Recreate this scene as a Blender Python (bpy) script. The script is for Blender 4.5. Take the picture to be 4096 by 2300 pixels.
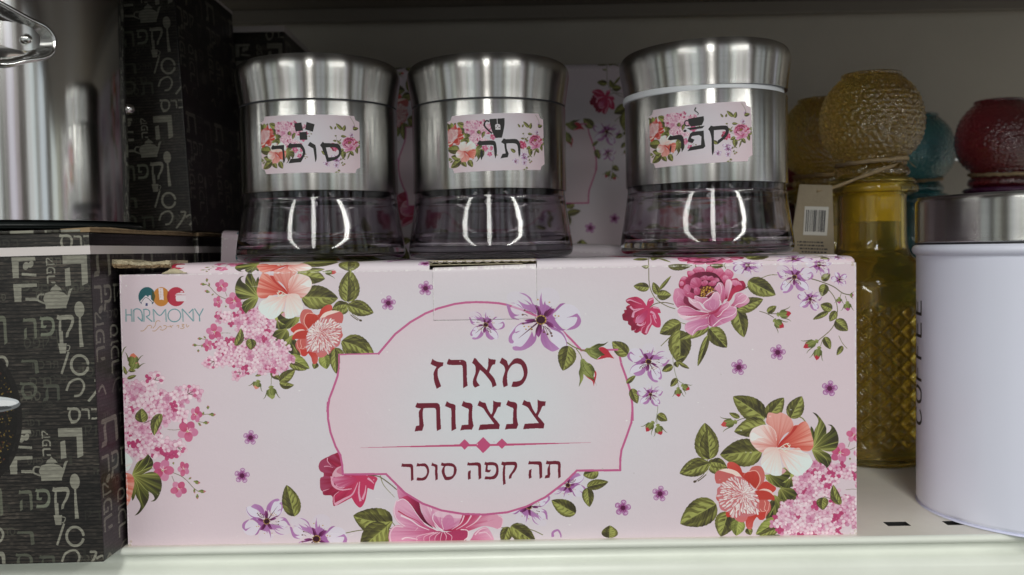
# Close-up of a shop shelf: a pink floral gift box with three glass and steel
# jars on it, black word-print boxes and a steel canister on the left, coloured
# glass bottles and a white enamel canister on the right.
import bpy, bmesh, math, random
import numpy as np
from mathutils import Vector, Matrix
for o in list(bpy.data.objects): bpy.data.objects.remove(o, do_unlink=True)
R = math.radians
S = .01                                    # everything below is given in centimetres
scene = bpy.context.scene; COL = scene.collection
# ---- camera ----------------------------------------------------------------
cd = bpy.data.cameras.new('camera'); cam = bpy.data.objects.new('camera', cd); COL.objects.link(cam)
cd.sensor_width = 36; cd.lens = 36*2400/2576; cd.clip_start = .01; cd.clip_end = 100
scene.camera = cam
cp, cyw, crl = R(2.3), R(-.25), R(-.97)
fw = Vector((math.sin(cyw)*math.cos(cp), math.cos(cyw)*math.cos(cp), -math.sin(cp)))
rt0 = Vector((math.cos(cyw), -math.sin(cyw), 0)); up0 = rt0.cross(fw)
rt = math.cos(crl)*rt0+math.sin(crl)*up0; up = -math.sin(crl)*rt0+math.cos(crl)*up0
cam.matrix_world = Matrix(((rt.x, up.x, -fw.x, 17.52*S), (rt.y, up.y, -fw.y, -42.06*S), (rt.z, up.z, -fw.z, 12.94*S), (0, 0, 0, 1)))
cd.dof.use_dof = True; cd.dof.focus_distance = .43; cd.dof.aperture_fstop = 12
# ---- world: dim shop interior, with invented bright bands for the steel ------------------------------------------
w = bpy.data.worlds.new('World'); scene.world = w; w.use_nodes = True
nt = w.node_tree; nt.nodes.clear(); N = nt.nodes.new; L = nt.links.new
tc = N('ShaderNodeTexCoord'); sp = N('ShaderNodeSeparateXYZ'); L(tc.outputs['Generated'], sp.inputs[0])
ng = N('ShaderNodeMath'); ng.operation = 'MULTIPLY'; ng.inputs[1].default_value = -1; L(sp.outputs[1], ng.inputs[0])
at = N('ShaderNodeMath'); at.operation = 'ARCTAN2'; L(sp.outputs[0], at.inputs[0]); L(ng.outputs[0], at.inputs[1])
cx = N('ShaderNodeCombineXYZ'); L(at.outputs[0], cx.inputs[0]); L(sp.outputs[2], cx.inputs[1])
mp = N('ShaderNodeMapping'); mp.inputs['Scale'].default_value = (3.4, 1.1, 1); L(cx.outputs[0], mp.inputs[0])
vo = N('ShaderNodeTexVoronoi'); vo.inputs['Scale'].default_value = 2.6; vo.inputs['Randomness'].default_value = .9; L(mp.outputs[0], vo.inputs['Vector'])
hs = N('ShaderNodeHueSaturation'); hs.inputs['Saturation'].default_value = .22; L(vo.outputs['Color'], hs.inputs['Color'])
cxb = N('ShaderNodeCombineXYZ'); L(at.outputs[0], cxb.inputs[0]); cxb.inputs[1].default_value = 1.7  # offset picked so that bright bands fall where the steel reflects them
no = N('ShaderNodeTexNoise'); no.inputs['Scale'].default_value = 6.5; no.inputs['Detail'].default_value = 4; no.inputs['Roughness'].default_value = .7; L(cxb.outputs[0], no.inputs['Vector'])
nr = N('ShaderNodeMapRange'); nr.interpolation_type = 'SMOOTHSTEP'; nr.inputs[1].default_value = .45; nr.inputs[2].default_value = .53; nr.inputs[3].default_value = .24; nr.inputs[4].default_value = 4.2; L(no.outputs[0], nr.inputs[0])  # boosts the invented bands that brighten the metal
mxa = N('ShaderNodeMix'); mxa.data_type = 'RGBA'; mxa.inputs[0].default_value = .6; mxa.inputs[7].default_value = (.44, .40, .36, 1); L(hs.outputs[0], mxa.inputs[6])
cm = N('ShaderNodeMix'); cm.data_type = 'RGBA'; nf = N('ShaderNodeMapRange'); nf.inputs[1].default_value = .45; nf.inputs[2].default_value = .53; L(no.outputs[0], nf.inputs[0]); L(nf.outputs[0], cm.inputs[0])
cm.inputs[6].default_value = (1., .86, .70, 1); cm.inputs[7].default_value = (.88, 1., 1.06, 1)
mc = N('ShaderNodeMix'); mc.data_type = 'RGBA'; mc.blend_type = 'MULTIPLY'; mc.inputs[0].default_value = 1; L(mxa.outputs[2], mc.inputs[6]); L(cm.outputs[2], mc.inputs[7])
mxp = N('ShaderNodeMix'); mxp.data_type = 'RGBA'; mxp.blend_type = 'MULTIPLY'; mxp.inputs[0].default_value = 1; L(mc.outputs[2], mxp.inputs[6]); L(nr.outputs[0], mxp.inputs[7])
rz = N('ShaderNodeValToRGB'); e = rz.color_ramp.elements
e[0].position = .30; e[0].color = (.10, .095, .09, 1); e[1].position = 1.; e[1].color = (.55, .58, .6, 1)
for p_, c_ in ((.40, (.22, .2, .18, 1)), (.62, (.5, .45, .4, 1)), (.66, (.5, .52, .54, 1))): k = e.new(p_); k.color = c_
mr = N('ShaderNodeMapRange'); mr.inputs[1].default_value = -1; mr.inputs[2].default_value = 1; L(sp.outputs[2], mr.inputs[0]); L(mr.outputs[0], rz.inputs[0])
ab = N('ShaderNodeMath'); ab.operation = 'ABSOLUTE'; L(sp.outputs[2], ab.inputs[0])
mk = N('ShaderNodeMapRange'); mk.inputs[1].default_value = .42; mk.inputs[2].default_value = .6; mk.inputs[3].default_value = 1; mk.inputs[4].default_value = 0; L(ab.outputs[0], mk.inputs[0])
mx = N('ShaderNodeMix'); mx.data_type = 'RGBA'; L(mk.outputs[0], mx.inputs[0]); L(rz.outputs[0], mx.inputs[6]); L(mxp.outputs[2], mx.inputs[7])
bgn = N('ShaderNodeBackground'); bgn.inputs[1].default_value = .26; L(mx.outputs[2], bgn.inputs[0])
wo = N('ShaderNodeOutputWorld'); L(bgn.outputs[0], wo.inputs[0])
# ---- lamps: fluorescent strips under the shop ceiling, running down the aisle --
def strip(x, y, z, ln, wd, power, col=(1., 1., .945)):
    ld = bpy.data.lights.new('ceiling_strip_lamp', 'AREA'); ld.shape = 'RECTANGLE'; ld.size = wd; ld.size_y = ln; ld.energy = power; ld.color = col
    o = bpy.data.objects.new('ceiling_strip_lamp', ld); COL.objects.link(o); o.location = (x, y, z)
for x, y, ln, p_ in ((-2.9, -5.2, 6.5, 160), (.1, -5.0, 7.0, 150), (3.9, -5.2, 6.5, 265)):
    strip(x, y, 1.95, ln, .5, p_)
scene.view_settings.view_transform = 'Standard'; scene.view_settings.look = 'None'; scene.view_settings.gamma = 1
scene.view_settings.exposure = .04
scene.render.engine = 'CYCLES'
scene.cycles.max_bounces = 10; scene.cycles.transmission_bounces = 10; scene.cycles.transparent_max_bounces = 12
scene.cycles.caustics_reflective = False; scene.cycles.caustics_refractive = True; scene.cycles.blur_glossy = 1.0; scene.cycles.sample_clamp_indirect = 4
scene.render.resolution_x = 1024; scene.render.resolution_y = 575
# ----------------------------------------------------------------------------
# PRINT: a small scan-line painter that draws the flat print of the packaging
# (flowers, lettering) as vector shapes into generated images.
# ----------------------------------------------------------------------------
NT = np.random.RandomState(5).rand(4096)
def n1(x):
    i = np.floor(x).astype(np.int64); f = x-i; f = f*f*(3-2*f)
    return NT[i % 4096]*(1-f)+NT[(i+1) % 4096]*f
def n2(x, y):
    xi = np.floor(x).astype(np.int64); yi = np.floor(y).astype(np.int64)
    fx = x-xi; fy = y-yi; fx = fx*fx*(3-2*fx); fy = fy*fy*(3-2*fy)
    g = lambda a, b: NT[(a*131+b*977) % 4096]
    return (g(xi, yi)*(1-fx)+g(xi+1, yi)*fx)*(1-fy)+(g(xi, yi+1)*(1-fx)+g(xi+1, yi+1)*fx)*fy
def path(s, n=5):
    """'x,y *x,y ...' -> closed smooth outline; * marks a sharp corner."""
    if not isinstance(s, str): return np.asarray(s, float)
    pts = []; sh = []
    for w in s.split():
        sh.append(w[0] == '*'); w = w.lstrip('*')
        a, b = w.split(','); pts.append((float(a), float(b)))
    p = np.array(pts); N = len(p); out = []
    for i in range(N):
        p1 = p[i]; p2 = p[(i+1) % N]; p0 = p[i-1]; p3 = p[(i+2) % N]
        m1 = (p2-p1)*.6 if sh[i] else (p2-p0)*.5
        m2 = (p2-p1)*.6 if sh[(i+1) % N] else (p3-p1)*.5
        for k in range(n):
            t = k/n; t2 = t*t; t3 = t2*t
            out.append((2*t3-3*t2+1)*p1+(t3-2*t2+t)*m1+(-2*t3+3*t2)*p2+(t3-t2)*m2)
    return np.array(out)
def opath(s, n=5):
    """open smooth line through the points"""
    p = np.array([[float(v) for v in w.split(',')] for w in s.split()]) if isinstance(s, str) else np.asarray(s, float)
    if len(p) < 3: return p
    q = np.vstack([2*p[0]-p[1], p, 2*p[-1]-p[-2]]); out = []
    for i in range(1, len(q)-2):
        for k in range(n):
            t = k/n; t2 = t*t; t3 = t2*t
            out.append((2*t3-3*t2+1)*q[i]+(t3-2*t2+t)*(q[i+1]-q[i-1])*.5+(-2*t3+3*t2)*q[i+1]+(t3-t2)*(q[i+2]-q[i])*.5)
    out.append(p[-1]); return np.array(out)
class Canvas:
    def __init__(s, w, h, bg=(255, 255, 255)):
        s.w, s.h = w, h; s.a = np.empty((h, w, 3), np.float32); s.a[:] = np.array(bg)/255.
    def fill(s, paths, col, al=1.0):
        if not isinstance(paths, list): paths = [paths]
        allp = np.vstack(paths)
        x0 = int(max(0, np.floor(allp[:, 0].min()))); x1 = int(min(s.w, np.ceil(allp[:, 0].max())+1))
        y0 = int(max(0, np.floor(allp[:, 1].min()))); y1 = int(min(s.h, np.ceil(allp[:, 1].max())+1))
        if x1 <= x0 or y1 <= y0: return
        A = np.vstack(paths); B = np.vstack([np.roll(p, -1, 0) for p in paths])
        sw = A[:, 1] > B[:, 1]; lo = np.where(sw[:, None], B, A); hi = np.where(sw[:, None], A, B)
        r0 = np.clip(np.ceil(lo[:, 1]-.5), y0, y1).astype(int); r1 = np.clip(np.ceil(hi[:, 1]-.5), y0, y1).astype(int)
        n = r1-r0; k = n > 0
        if not k.any(): return
        lo = lo[k]; hi = hi[k]; r0 = r0[k]; n = n[k]
        e = np.repeat(np.arange(len(n)), n); row = np.arange(n.sum())-np.repeat(np.cumsum(n)-n, n)+r0[e]
        x = lo[e, 0]+(row+.5-lo[e, 1])*(hi[e, 0]-lo[e, 0])/(hi[e, 1]-lo[e, 1])
        c = np.clip(np.ceil(x-.5), x0, x1).astype(int)-x0
        W = x1-x0+1
        g = np.bincount((row-y0)*W+c, minlength=(y1-y0)*W)[:(y1-y0)*W].reshape(-1, W)
        m = (np.cumsum(g, 1)[:, :-1] & 1).astype(bool)
        Y, X = np.nonzero(m)
        if len(Y) == 0: return
        Y += y0; X += x0
        cc = col(X+.5, Y+.5)/255. if callable(col) else np.array(col)/255.
        if cc.ndim > 1 and cc.shape[1] == 4: a = cc[:, 3:]*255.*al; cc = cc[:, :3]
        else: a = al
        s.a[Y, X] = s.a[Y, X]*(1-a)+cc*a
class Pen:
    """draws in the coordinates of a traced region, mapped onto a canvas"""
    def __init__(s, cv, m): s.cv, s.m = cv, m
    def sub(s, f): return Pen(s.cv, lambda p: s.m(f(p)))
    def M(s, p): return s.m(np.atleast_2d(np.asarray(p, float)))
    def sc(s, p): q = s.M([p, (p[0]+1, p[1]), (p[0], p[1]+1)]); return .5*(np.linalg.norm(q[1]-q[0])+np.linalg.norm(q[2]-q[0]))
    def f(s, sh, col, al=1., n=5):
        sh = sh if isinstance(sh, list) else [sh]
        s.cv.fill([s.M(path(q, n)) for q in sh], col, al)
    def line(s, pts, w0, col, w1=None, al=1., wm=None, closed=False):
        p = s.M(opath(pts)); k = s.sc(opath(pts)[0])
        if closed: p = np.vstack([p, p[:1]])
        w1 = w0 if w1 is None else w1
        t = np.linspace(0, 1, len(p)); w = (w0+(w1-w0)*t)
        if wm is not None: w = w+(wm-(w0+w1)/2)*4*t*(1-t)
        w = w*k/2
        d = np.gradient(p, axis=0); d /= np.linalg.norm(d, axis=1)[:, None]+1e-9
        nn = np.stack([-d[:, 1], d[:, 0]], 1)*w[:, None]
        A = p+nn; B = p-nn; cm = col
        quads = [np.array([A[i], A[i+1], B[i+1], B[i]]) for i in range(len(p)-1)]
        if al < 1: s.cv.fill(np.vstack([A, B[::-1]]), cm, al)
        else:
            for q in quads: s.cv.fill(q, cm)
            if w.max() > 1.5:
                for i in range(1, len(p)-1): s.cv.fill(p[i]+w[i]*UC, cm)
    def ell(s, c, rx, ry, col, rot=0, al=1., n=20):
        a = np.linspace(0, 2*np.pi, n, endpoint=False); r = np.radians(rot)
        x = rx*np.cos(a); y = ry*np.sin(a)
        s.cv.fill(s.M(np.stack([c[0]+x*np.cos(r)-y*np.sin(r), c[1]+x*np.sin(r)+y*np.cos(r)], 1)), col, al)
    def grad(s, p0, p1, cols, amp=0, fr=14, seed=0, pw=1):
        """colour running from p0 to p1 with brush streaks fanning out from p0"""
        q0, q1 = s.M([p0, p1]); d = q1-q0; L = d@d; cols = np.array(cols, float)
        def fn(X, Y):
            t = ((X-q0[0])*d[0]+(Y-q0[1])*d[1])/L
            if amp:
                a = np.arctan2(Y-q0[1], X-q0[0]); r = np.hypot(X-q0[0], Y-q0[1])/np.sqrt(L)
                t = t+amp*((n1(a*fr+seed*17+50)-.5)+.6*(n1(a*fr*2.7+seed*31+90)-.5))*np.clip(r*1.5, 0, 1)
            t = np.clip(t, 0, 1)**pw*(len(cols)-1); i = np.clip(t.astype(int), 0, len(cols)-2); f = (t-i)[:, None]
            return cols[i]*(1-f)+cols[i+1]*f
        return fn
UC = np.stack([np.cos(np.arange(8)*np.pi/4), np.sin(np.arange(8)*np.pi/4)], 1)
LD, LM, LL = (60, 54, 36), (110, 108, 50), (164, 168, 84)
def leaf(P, b, t, w, dark=1, bend=0., seed=0, pal=(LD, LM, LL), ser=1.):
    b = np.array(b, float); t = np.array(t, float); d = t-b; L = np.linalg.norm(d); pr = np.array([-d[1], d[0]])/L
    o, tt, vv = P.M([b, t, b+pr*w]); eu = tt-o; ev = vv-o
    u = np.linspace(0, 1, 37); h = (u**.55*(1-u)**.85)/.345*.5
    saw = 1+.055*ser*(1-((u*9) % 1))*(u > .08)
    mid = bend*4*u*(1-u)
    h = h*saw
    top = o+u[:, None]*eu+(mid+h)[:, None]*ev; bot = o+u[:, None]*eu+(mid-h)[:, None]*ev
    D = eu[0]*ev[1]-eu[1]*ev[0]; pal = np.array(pal, float)
    def fn(X, Y):
        x = X-o[0]; y = Y-o[1]
        U = (x*ev[1]-y*ev[0])/D; V = (eu[0]*y-eu[1]*x)/D-bend*4*U*(1-U)
        hh = np.maximum((np.clip(U, .001, .999)**.55*(1-np.clip(U, .001, .999))**.85)/.69, .02)
        v = V/hh*dark; av = np.abs(v)
        wob = n2(U*7+seed*3.1+20, v*2.3+seed+30)-.5
        q = (U*(4.5+(seed*7 % 3)*.6)-av*1.25+seed*.37+wob*.55) % 1.
        q = q*(.55+.9*n2(U*4+seed*5+3, np.sign(v)*3+seed*2+8))
        fine = n1(U*44-av*16+seed*9+100)-.5
        dk = v > 0
        val = np.where(dk, .12+.45*np.clip(1-av*2.2-q*.6, 0, 1)+.30*q*(av > .55), .52+.5*(q > .35+.3*av)*np.clip(1.15-av, 0, 1)-.34*(av > .7)*q)
        val = val+.34*fine+.5*(n2(U*3.5+seed, v*1.6+9)-.5)
        val = np.where(av < .045, .9, val)
        tt_ = np.clip(val, 0, 1)*2; i = np.clip(tt_.astype(int), 0, 1); f = (tt_-i)[:, None]
        return pal[i]*(1-f)+pal[i+1]*f
    P.cv.fill(np.vstack([top, bot[::-1]]), fn)
def foliage(P, sh, b, t, seed=0):
    """free leaf outline with strokes running from b to t"""
    P.f(sh, P.grad(b, t, [LL, LM, (84, 88, 38), (60, 56, 34)], 1., 11, seed))
def blob(P, sh, cols, b, t, amp=.5, fr=12, seed=0, al=1.): P.f(sh, P.grad(b, t, cols, amp, fr, seed), al)

# --- single flowers ---------------------------------------------------------
def petal(P, c, a, r, w, col, al=1.):
    u = np.array([math.cos(a), math.sin(a)]); v = np.array([-u[1], u[0]]); c = np.array(c)
    pts = np.array([(0, 0), (.35, .62), (.72, 1.), (.97, .55), (1.02, 0), (.97, -.55), (.72, -1.), (.35, -.62)])
    q = c+pts[:, :1]*r*u+pts[:, 1:]*w*v
    P.cv.fill(P.M(path(' '.join('%f,%f' % tuple(k) for k in q), 3)), col, al)
def pinkflower(P, c, r, rot=0, seed=0, ry=1.):
    rs = random.Random(seed); c = np.array(c, float)
    sq = P.sub(lambda p: np.stack([c[0]+(p[:, 0])*ry, c[1]+p[:, 1]], 1))
    cols = [((196, 52, 100), (206, 84, 128)), ((214, 128, 164), (200, 86, 132)), ((222, 150, 182), (210, 120, 160)), ((200, 64, 110), (212, 100, 142)), ((226, 168, 194), (216, 132, 168))]
    for i in (4, 1, 2, 0, 3):
        a = rot+i*2*math.pi/5
        k = cols[i]; sq.ell((.56*r*math.cos(a), .56*r*math.sin(a)), .50*r, .42*r, sq.grad((0, 0), (r*math.cos(a), r*math.sin(a)), [k[0], k[1], k[1]], .3, 9, seed+i), math.degrees(a))
    sq.ell((0, 0), .13*r, .13*r, (196, 186, 140)); sq.ell((0, 0), .06*r, .06*r, (120, 110, 70))
    for i in range(3):
        a = rot+rs.uniform(0, 6.3); sq.line([(0, 0), (.42*r*math.cos(a), .42*r*math.sin(a))], .05*r, (238, 205, 212))
def star(P, c, r, rot=0):
    """small purple five-petalled flower"""
    for i in range(5):
        a = rot-math.pi/2+i*2*math.pi/5; u = np.array([math.cos(a), math.sin(a)]); v = np.array([-u[1], u[0]])
        q = [np.array(c)+r*(x*u+y*v) for x, y in ((.15, 0), (.45, .25), (.8, .3), (1., .05), (.85, -.28), (.45, -.25))]
        P.cv.fill(P.M(q), (206, 166, 206), .75)
        P.line(q+[q[0]], .085*r, (172, 104, 164))
        P.cv.fill(P.M([np.array(c)+r*(x*u+y*v) for x, y in ((0, .26), (.8, .17), (.6, 0), (.8, -.17), (0, -.26))]), (158, 76, 142), .85)
    for i in range(9):
        a = i*.7; P.line([c, (c[0]+.55*r*math.cos(a), c[1]+.55*r*math.sin(a))], .16*r, (122, 40, 98), .02*r)
    P.ell(c, .32*r, .32*r, (92, 22, 68))
def bud(P, b, t, w, red=(190, 40, 60), sep=True):
    b = np.array(b, float); t = np.array(t, float); d = t-b; n = np.array([-d[1], d[0]])/np.linalg.norm(d)*w
    q = lambda *k: [tuple(b+d*x+n*y) for x, y in k]
    P.cv.fill(P.M(q((.35, .45), (.7, .52), (.85, .25), (1., -.05), (.88, -.3), (.6, -.45), (.3, -.3))), P.grad(tuple(b), tuple(t), [(150, 30, 50), red, red]))
    P.cv.fill(P.M(path(' '.join('%f,%f' % k for k in q((-.02, .12), (.1, .32), (.16, .2), (.35, .5), (.6, .52), (.78, .3), (.62, .1), (.72, -.2), (.55, -.5), (.3, -.5), (.14, -.2), (.08, -.3), (-.02, -.12))))), P.grad(tuple(b-n*.5), tuple(b+n*.5), [(70, 74, 36), (120, 128, 60), (150, 158, 84), (90, 96, 46)], 0))
    if sep:
        for s_ in (1, -1):
            P.line(q((.3, .45*s_), (.6, .6*s_), (.85, .8*s_), (.95, 1.0*s_)), w*.16, (92, 98, 48), w*.02)
    P.line(q((.12, 0), (.4, .12), (.68, .02)), w*.05, (80, 84, 40))
def stem(P, pts, w=4, col=(112, 112, 58), w1=None): P.line(pts, w, col, w1)
PU, PD, PW = (178, 116, 178), (122, 38, 104), (216, 208, 230)
def lilac(P, big=True):
    """lilac blossom traced in region F6 coordinates"""
    P.ell((840, 150), 180, 100, PW, 10, .3); P.ell((1240, 140), 170, 150, PW, 0, .3)
    P.ell((1530, 400), 180, 170, (220, 214, 234), 30, .6); P.ell((1400, 720), 110, 180, (222, 216, 234), -30, .85)
    P.ell((840, 680), 140, 170, (220, 214, 232), 30, .85); P.ell((820, 330), 110, 120, (222, 216, 234), 0, .5)
    g = lambda a, b: P.grad(a, b, [(166, 98, 166), PU, (186, 130, 188)], .4, 9, 3)
    c = (1150, 450)
    P.f('*1090,380 1000,330 900,290 820,230 *710,210 780,215 870,280 *900,295 860,230 *815,170 890,215 950,235 *990,240 940,190 *900,160 960,190 1020,230 990,170 930,110 *835,65 920,80 1000,140 1030,210 *1060,240 *1130,260 1125,190 1135,130 *1155,60 1158,150 1170,220 *1180,240 1190,210 *1205,180 1215,230 1250,250 *1290,280 *1340,310 1380,260 1430,220 *1493,215 1430,260 1370,320 1310,380 *1350,430 *1420,395 *1340,440 1370,490 1440,570 *1500,590 1450,605 1390,590 1330,540 *1270,500 1200,470', g(c, (900, 100)))
    P.f('*655,220 700,240 730,320 780,370 *850,380 790,400 *760,410 800,430 *860,455 760,440 710,400 680,320', PU)
    P.f('*1150,480 1000,490 940,480 *870,490 800,540 740,620 700,680 690,740 710,780 750,785 765,755 740,720 750,660 800,620 *860,605 790,640 790,570 850,520 950,510 *1080,480', g(c, (700, 750)))
    P.f('*1010,620 990,680 940,760 870,830 800,825 750,835 755,870 800,888 900,880 1000,830 1060,770 1085,700 *1080,600 *1050,700 *1020,610 *990,700', g((1100, 560), (760, 880)))
    P.f('*1160,600 1140,700 1150,760 1190,830 1260,880 1320,900 *1410,862 1340,800 1270,740 1220,640 *1180,560', g((1150, 560), (1400, 880)))
    P.f('*1500,600 1560,560 1620,520 1655,450 1640,410 *1510,420 1580,395 1650,362 1672,380 1700,420 1712,470 1690,530 1620,580', PU)
    P.line('1290,560 1400,610 1470,680 1510,780 1500,880', 40, PU, 4)
    P.line('1130,540 1190,500 1330,560 1460,650', 20, (150, 80, 150), 3)
    d = lambda a: P.grad(c, a, [(60, 12, 44), (110, 30, 90), (150, 66, 140)], .5, 9, 2)
    P.f('*1070,240 1110,260 1140,320 *1155,380 *1090,370', d((1080, 240))); P.f('*1180,385 1210,330 1280,295 *1340,292 1310,350 *1240,410', d((1340, 292)))
    P.f('*1060,440 980,440 *915,460 980,490 *1070,480', d((915, 460))); P.f('*1200,490 1260,480 1310,510 *1330,555 1270,560', d((1330, 555)))
    P.f('*1110,510 1075,590 1075,650 *1115,700 1150,640 1162,570 *1150,510', d((1110, 700)))
    for a in ((830, 715), (870, 510), (1260, 480), (1060, 240), (1300, 260)): P.line([c, a], 26, (80, 20, 62), 2)
    for a, b in (((1050, 370), (915, 315)), ((960, 400), (890, 378)), ((1060, 480), (895, 505)), ((1200, 540), (1300, 680)), ((1180, 540), (1240, 655)), ((1170, 540), (1190, 625)), ((1230, 560), (1290, 640)), ((1000, 540), (1015, 585))):
        P.line([a, ((a[0]+b[0])/2+8, (a[1]+b[1])/2-10), b], 6, (60, 24, 50)); P.ell(b, 15, 13, (104, 60, 46))
    for a in ((910, 545), (935, 585), (975, 548), (1265, 203), (1102, 165), (1350, 392), (1395, 398), (1010, 580)): P.ell(a, 13, 10, (190, 150, 86))
    P.ell(c, 75, 68, (190, 152, 60)); P.ell((1145, 452), 62, 54, (52, 14, 30))
    for i in range(9): a = i*.7; P.line([c, (c[0]+100*math.cos(a), c[1]+95*math.sin(a))], 24, (60, 14, 36), 2)
def lil(P, c, s, rot=0, mir=False):
    """a lilac blossom centred at c, s = radius"""
    r = math.radians(rot); k = s/560.; cs, sn = math.cos(r)*k, math.sin(r)*k; mm = -1 if mir else 1
    def f(p):
        x = (p[:, 0]-1150)*mm; y = p[:, 1]-450
        return np.stack([c[0]+x*cs-y*sn, c[1]+x*sn+y*cs], 1)
    lilac(P.sub(f))
def trefoil(P, c, s, rot=0):
    for a, l, w in ((0, 1., .62), (120, .8, .52), (235, .8, .52)):
        r = math.radians(rot+a); leaf(P, (c[0]+.08*s*math.cos(r), c[1]+.08*s*math.sin(r)), (c[0]+l*s*math.cos(r), c[1]+l*s*math.sin(r)), w*s, 1, 0, a)

# --- hibiscus + peony + hydrangea bouquet (in top-left print coordinates) ----
def fr(ox, oy, s): return lambda p: np.stack([ox+p[:, 0]/s, oy+p[:, 1]/s], 1)
F1, F2, F3, F4, F5, F6, F7, F8, F9, F10 = [fr(*k) for k in ((780, 1060, 4.253), (1080, 1180, 4.132), (2480, 1050, 4.819), (2700, 1560, 3.442), (2680, 1800, 3.435), (1840, 1150, 3.526), (1260, 1800, 2.8), (480, 1130, 6.779), (1640, 1400, 4.253), (1560, 1700, 3.481))]
F11, F12, F13, F14, F15, F16 = [fr(*k) for k in ((440, 1000, 2.41), (440, 1500, 1.928), (2400, 1000, 1.928), (2400, 1500, 1.928), (1300, 1050, 1.9815), (1300, 1600, 1.9815))]
def BR2TL(p):                       # bottom-right bouquet -> its mirrored twin top-left
    z = np.conj(p[:, 0]+1j*p[:, 1]); w = (-0.867+0.0364j)*(z-(3139-1789.5j))+(1128+1173j)
    return np.stack([w.real, w.imag], 1)
def TL2BR(p):
    w = p[:, 0]+1j*p[:, 1]; z = (w-(1128+1173j))/(-0.867+0.0364j)+(3139-1789.5j); z = np.conj(z)
    return np.stack([z.real, z.imag], 1)
def TL2L(p): return np.stack([518-1.26*(p[:, 0]-1046), 1907-1.26*(p[:, 1]-1182)], 1)
def hydrangea(P, seed=3, blobs=None, rr=15.5, step=15):
    rs = random.Random(seed)
    blobs = blobs or [(1090,640,50),(1180,650,62),(1290,640,70),(1400,630,70),(1490,690,80),(1565,720,52),(1290,720,62),(1400,740,80),(1500,780,80),(1300,820,66),(1400,850,85),(1520,870,80),(1060,900,40),(1100,930,50),(1180,920,70),(950,1070,36),(1000,1080,42),(1080,1040,62),(1180,1020,82),(1290,960,84),(1400,980,95),(1520,980,105),(1650,960,76),(1280,1070,55),(1350,1090,78),(1450,1100,85),(1580,1090,90),(1690,1030,66),(1740,1050,42),(1240,1195,38),(1290,1165,44),(1690,1100,46),(1620,1140,40),(1490,1160,36),(940,1020,20)]
    Q = P.sub(F11); bl = np.array(blobs, float)
    x0, y0 = (bl[:, :2]-bl[:, 2:]).min(0); x1, y1 = (bl[:, :2]+bl[:, 2:]).max(0)
    pts = []
    y = y0; 
    while y < y1:
        x = x0
        while x < x1:
            px = x+rs.uniform(-.45, .45)*step*2.41; py = y+rs.uniform(-.45, .45)*step*2.41
            dd = (np.hypot(bl[:, 0]-px, bl[:, 1]-py)-bl[:, 2]).min()
            if dd < 0: pts.append((px, py, dd))
            x += step*2.41
        y += step*2.41
    # deep shadow pinks first, then florets
    for px, py, dd in pts:
        if dd < -12: Q.ell((px, py), 30, 26, rs.choice([(196, 84, 132), (206, 112, 154), (190, 66, 118), (214, 140, 176)]), rs.uniform(0, 180))
    rs.shuffle(pts)
    pal = [((232, 200, 214), (214, 140, 172)), ((226, 182, 202), (206, 116, 156)), ((236, 212, 222), (220, 160, 186)), ((214, 146, 178), (198, 92, 140)), ((196, 66, 118), (186, 50, 104)), ((222, 172, 196), (200, 100, 146))]
    for px, py, dd in pts:
        k = rs.choices(range(6), [30, 22, 28, 10, 5, 9])[0]
        if dd > -14 and rs.random() < .35: k = rs.choice([3, 4])
        c1, c2 = pal[k]; rot = rs.uniform(0, 1.6); r = rr*2.41*rs.uniform(.85, 1.15)
        n = 4 if rs.random() < .7 else 3
        for i in range(n):
            a = rot+i*math.pi/2+rs.uniform(-.15, .15)
            cx, cy = px+.58*r*math.cos(a), py+.58*r*math.sin(a)
            f = rs.uniform(-8, 8); cc = tuple(v+f for v in c1)
            Q.ell((cx, cy+1.5), .50*r, .44*r, c2, math.degrees(a), .75, 10)
            Q.ell((cx, cy), .47*r, .40*r, Q.grad((px, py), (px+r*math.cos(a), py+r*math.sin(a)), [c2, cc, cc]), math.degrees(a), 1, 10)
        Q.ell((px, py), .12*r, .12*r, (180, 80, 120), 0, .8, 6)
    for a, b in (((1085, 660), (1040, 650)), ((1085, 660), (1050, 630)), ((1010, 1075), (955, 1060)), ((1010, 1080), (1000, 1130)), ((1265, 1180), (1215, 1175)), ((1265, 1180), (1240, 1215)), ((1010, 1070), (960, 1100))):
        Q.line([a, b], 6, (84, 70, 52), 3); Q.ell(b, 15, 13, (206, 96, 140))
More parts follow.
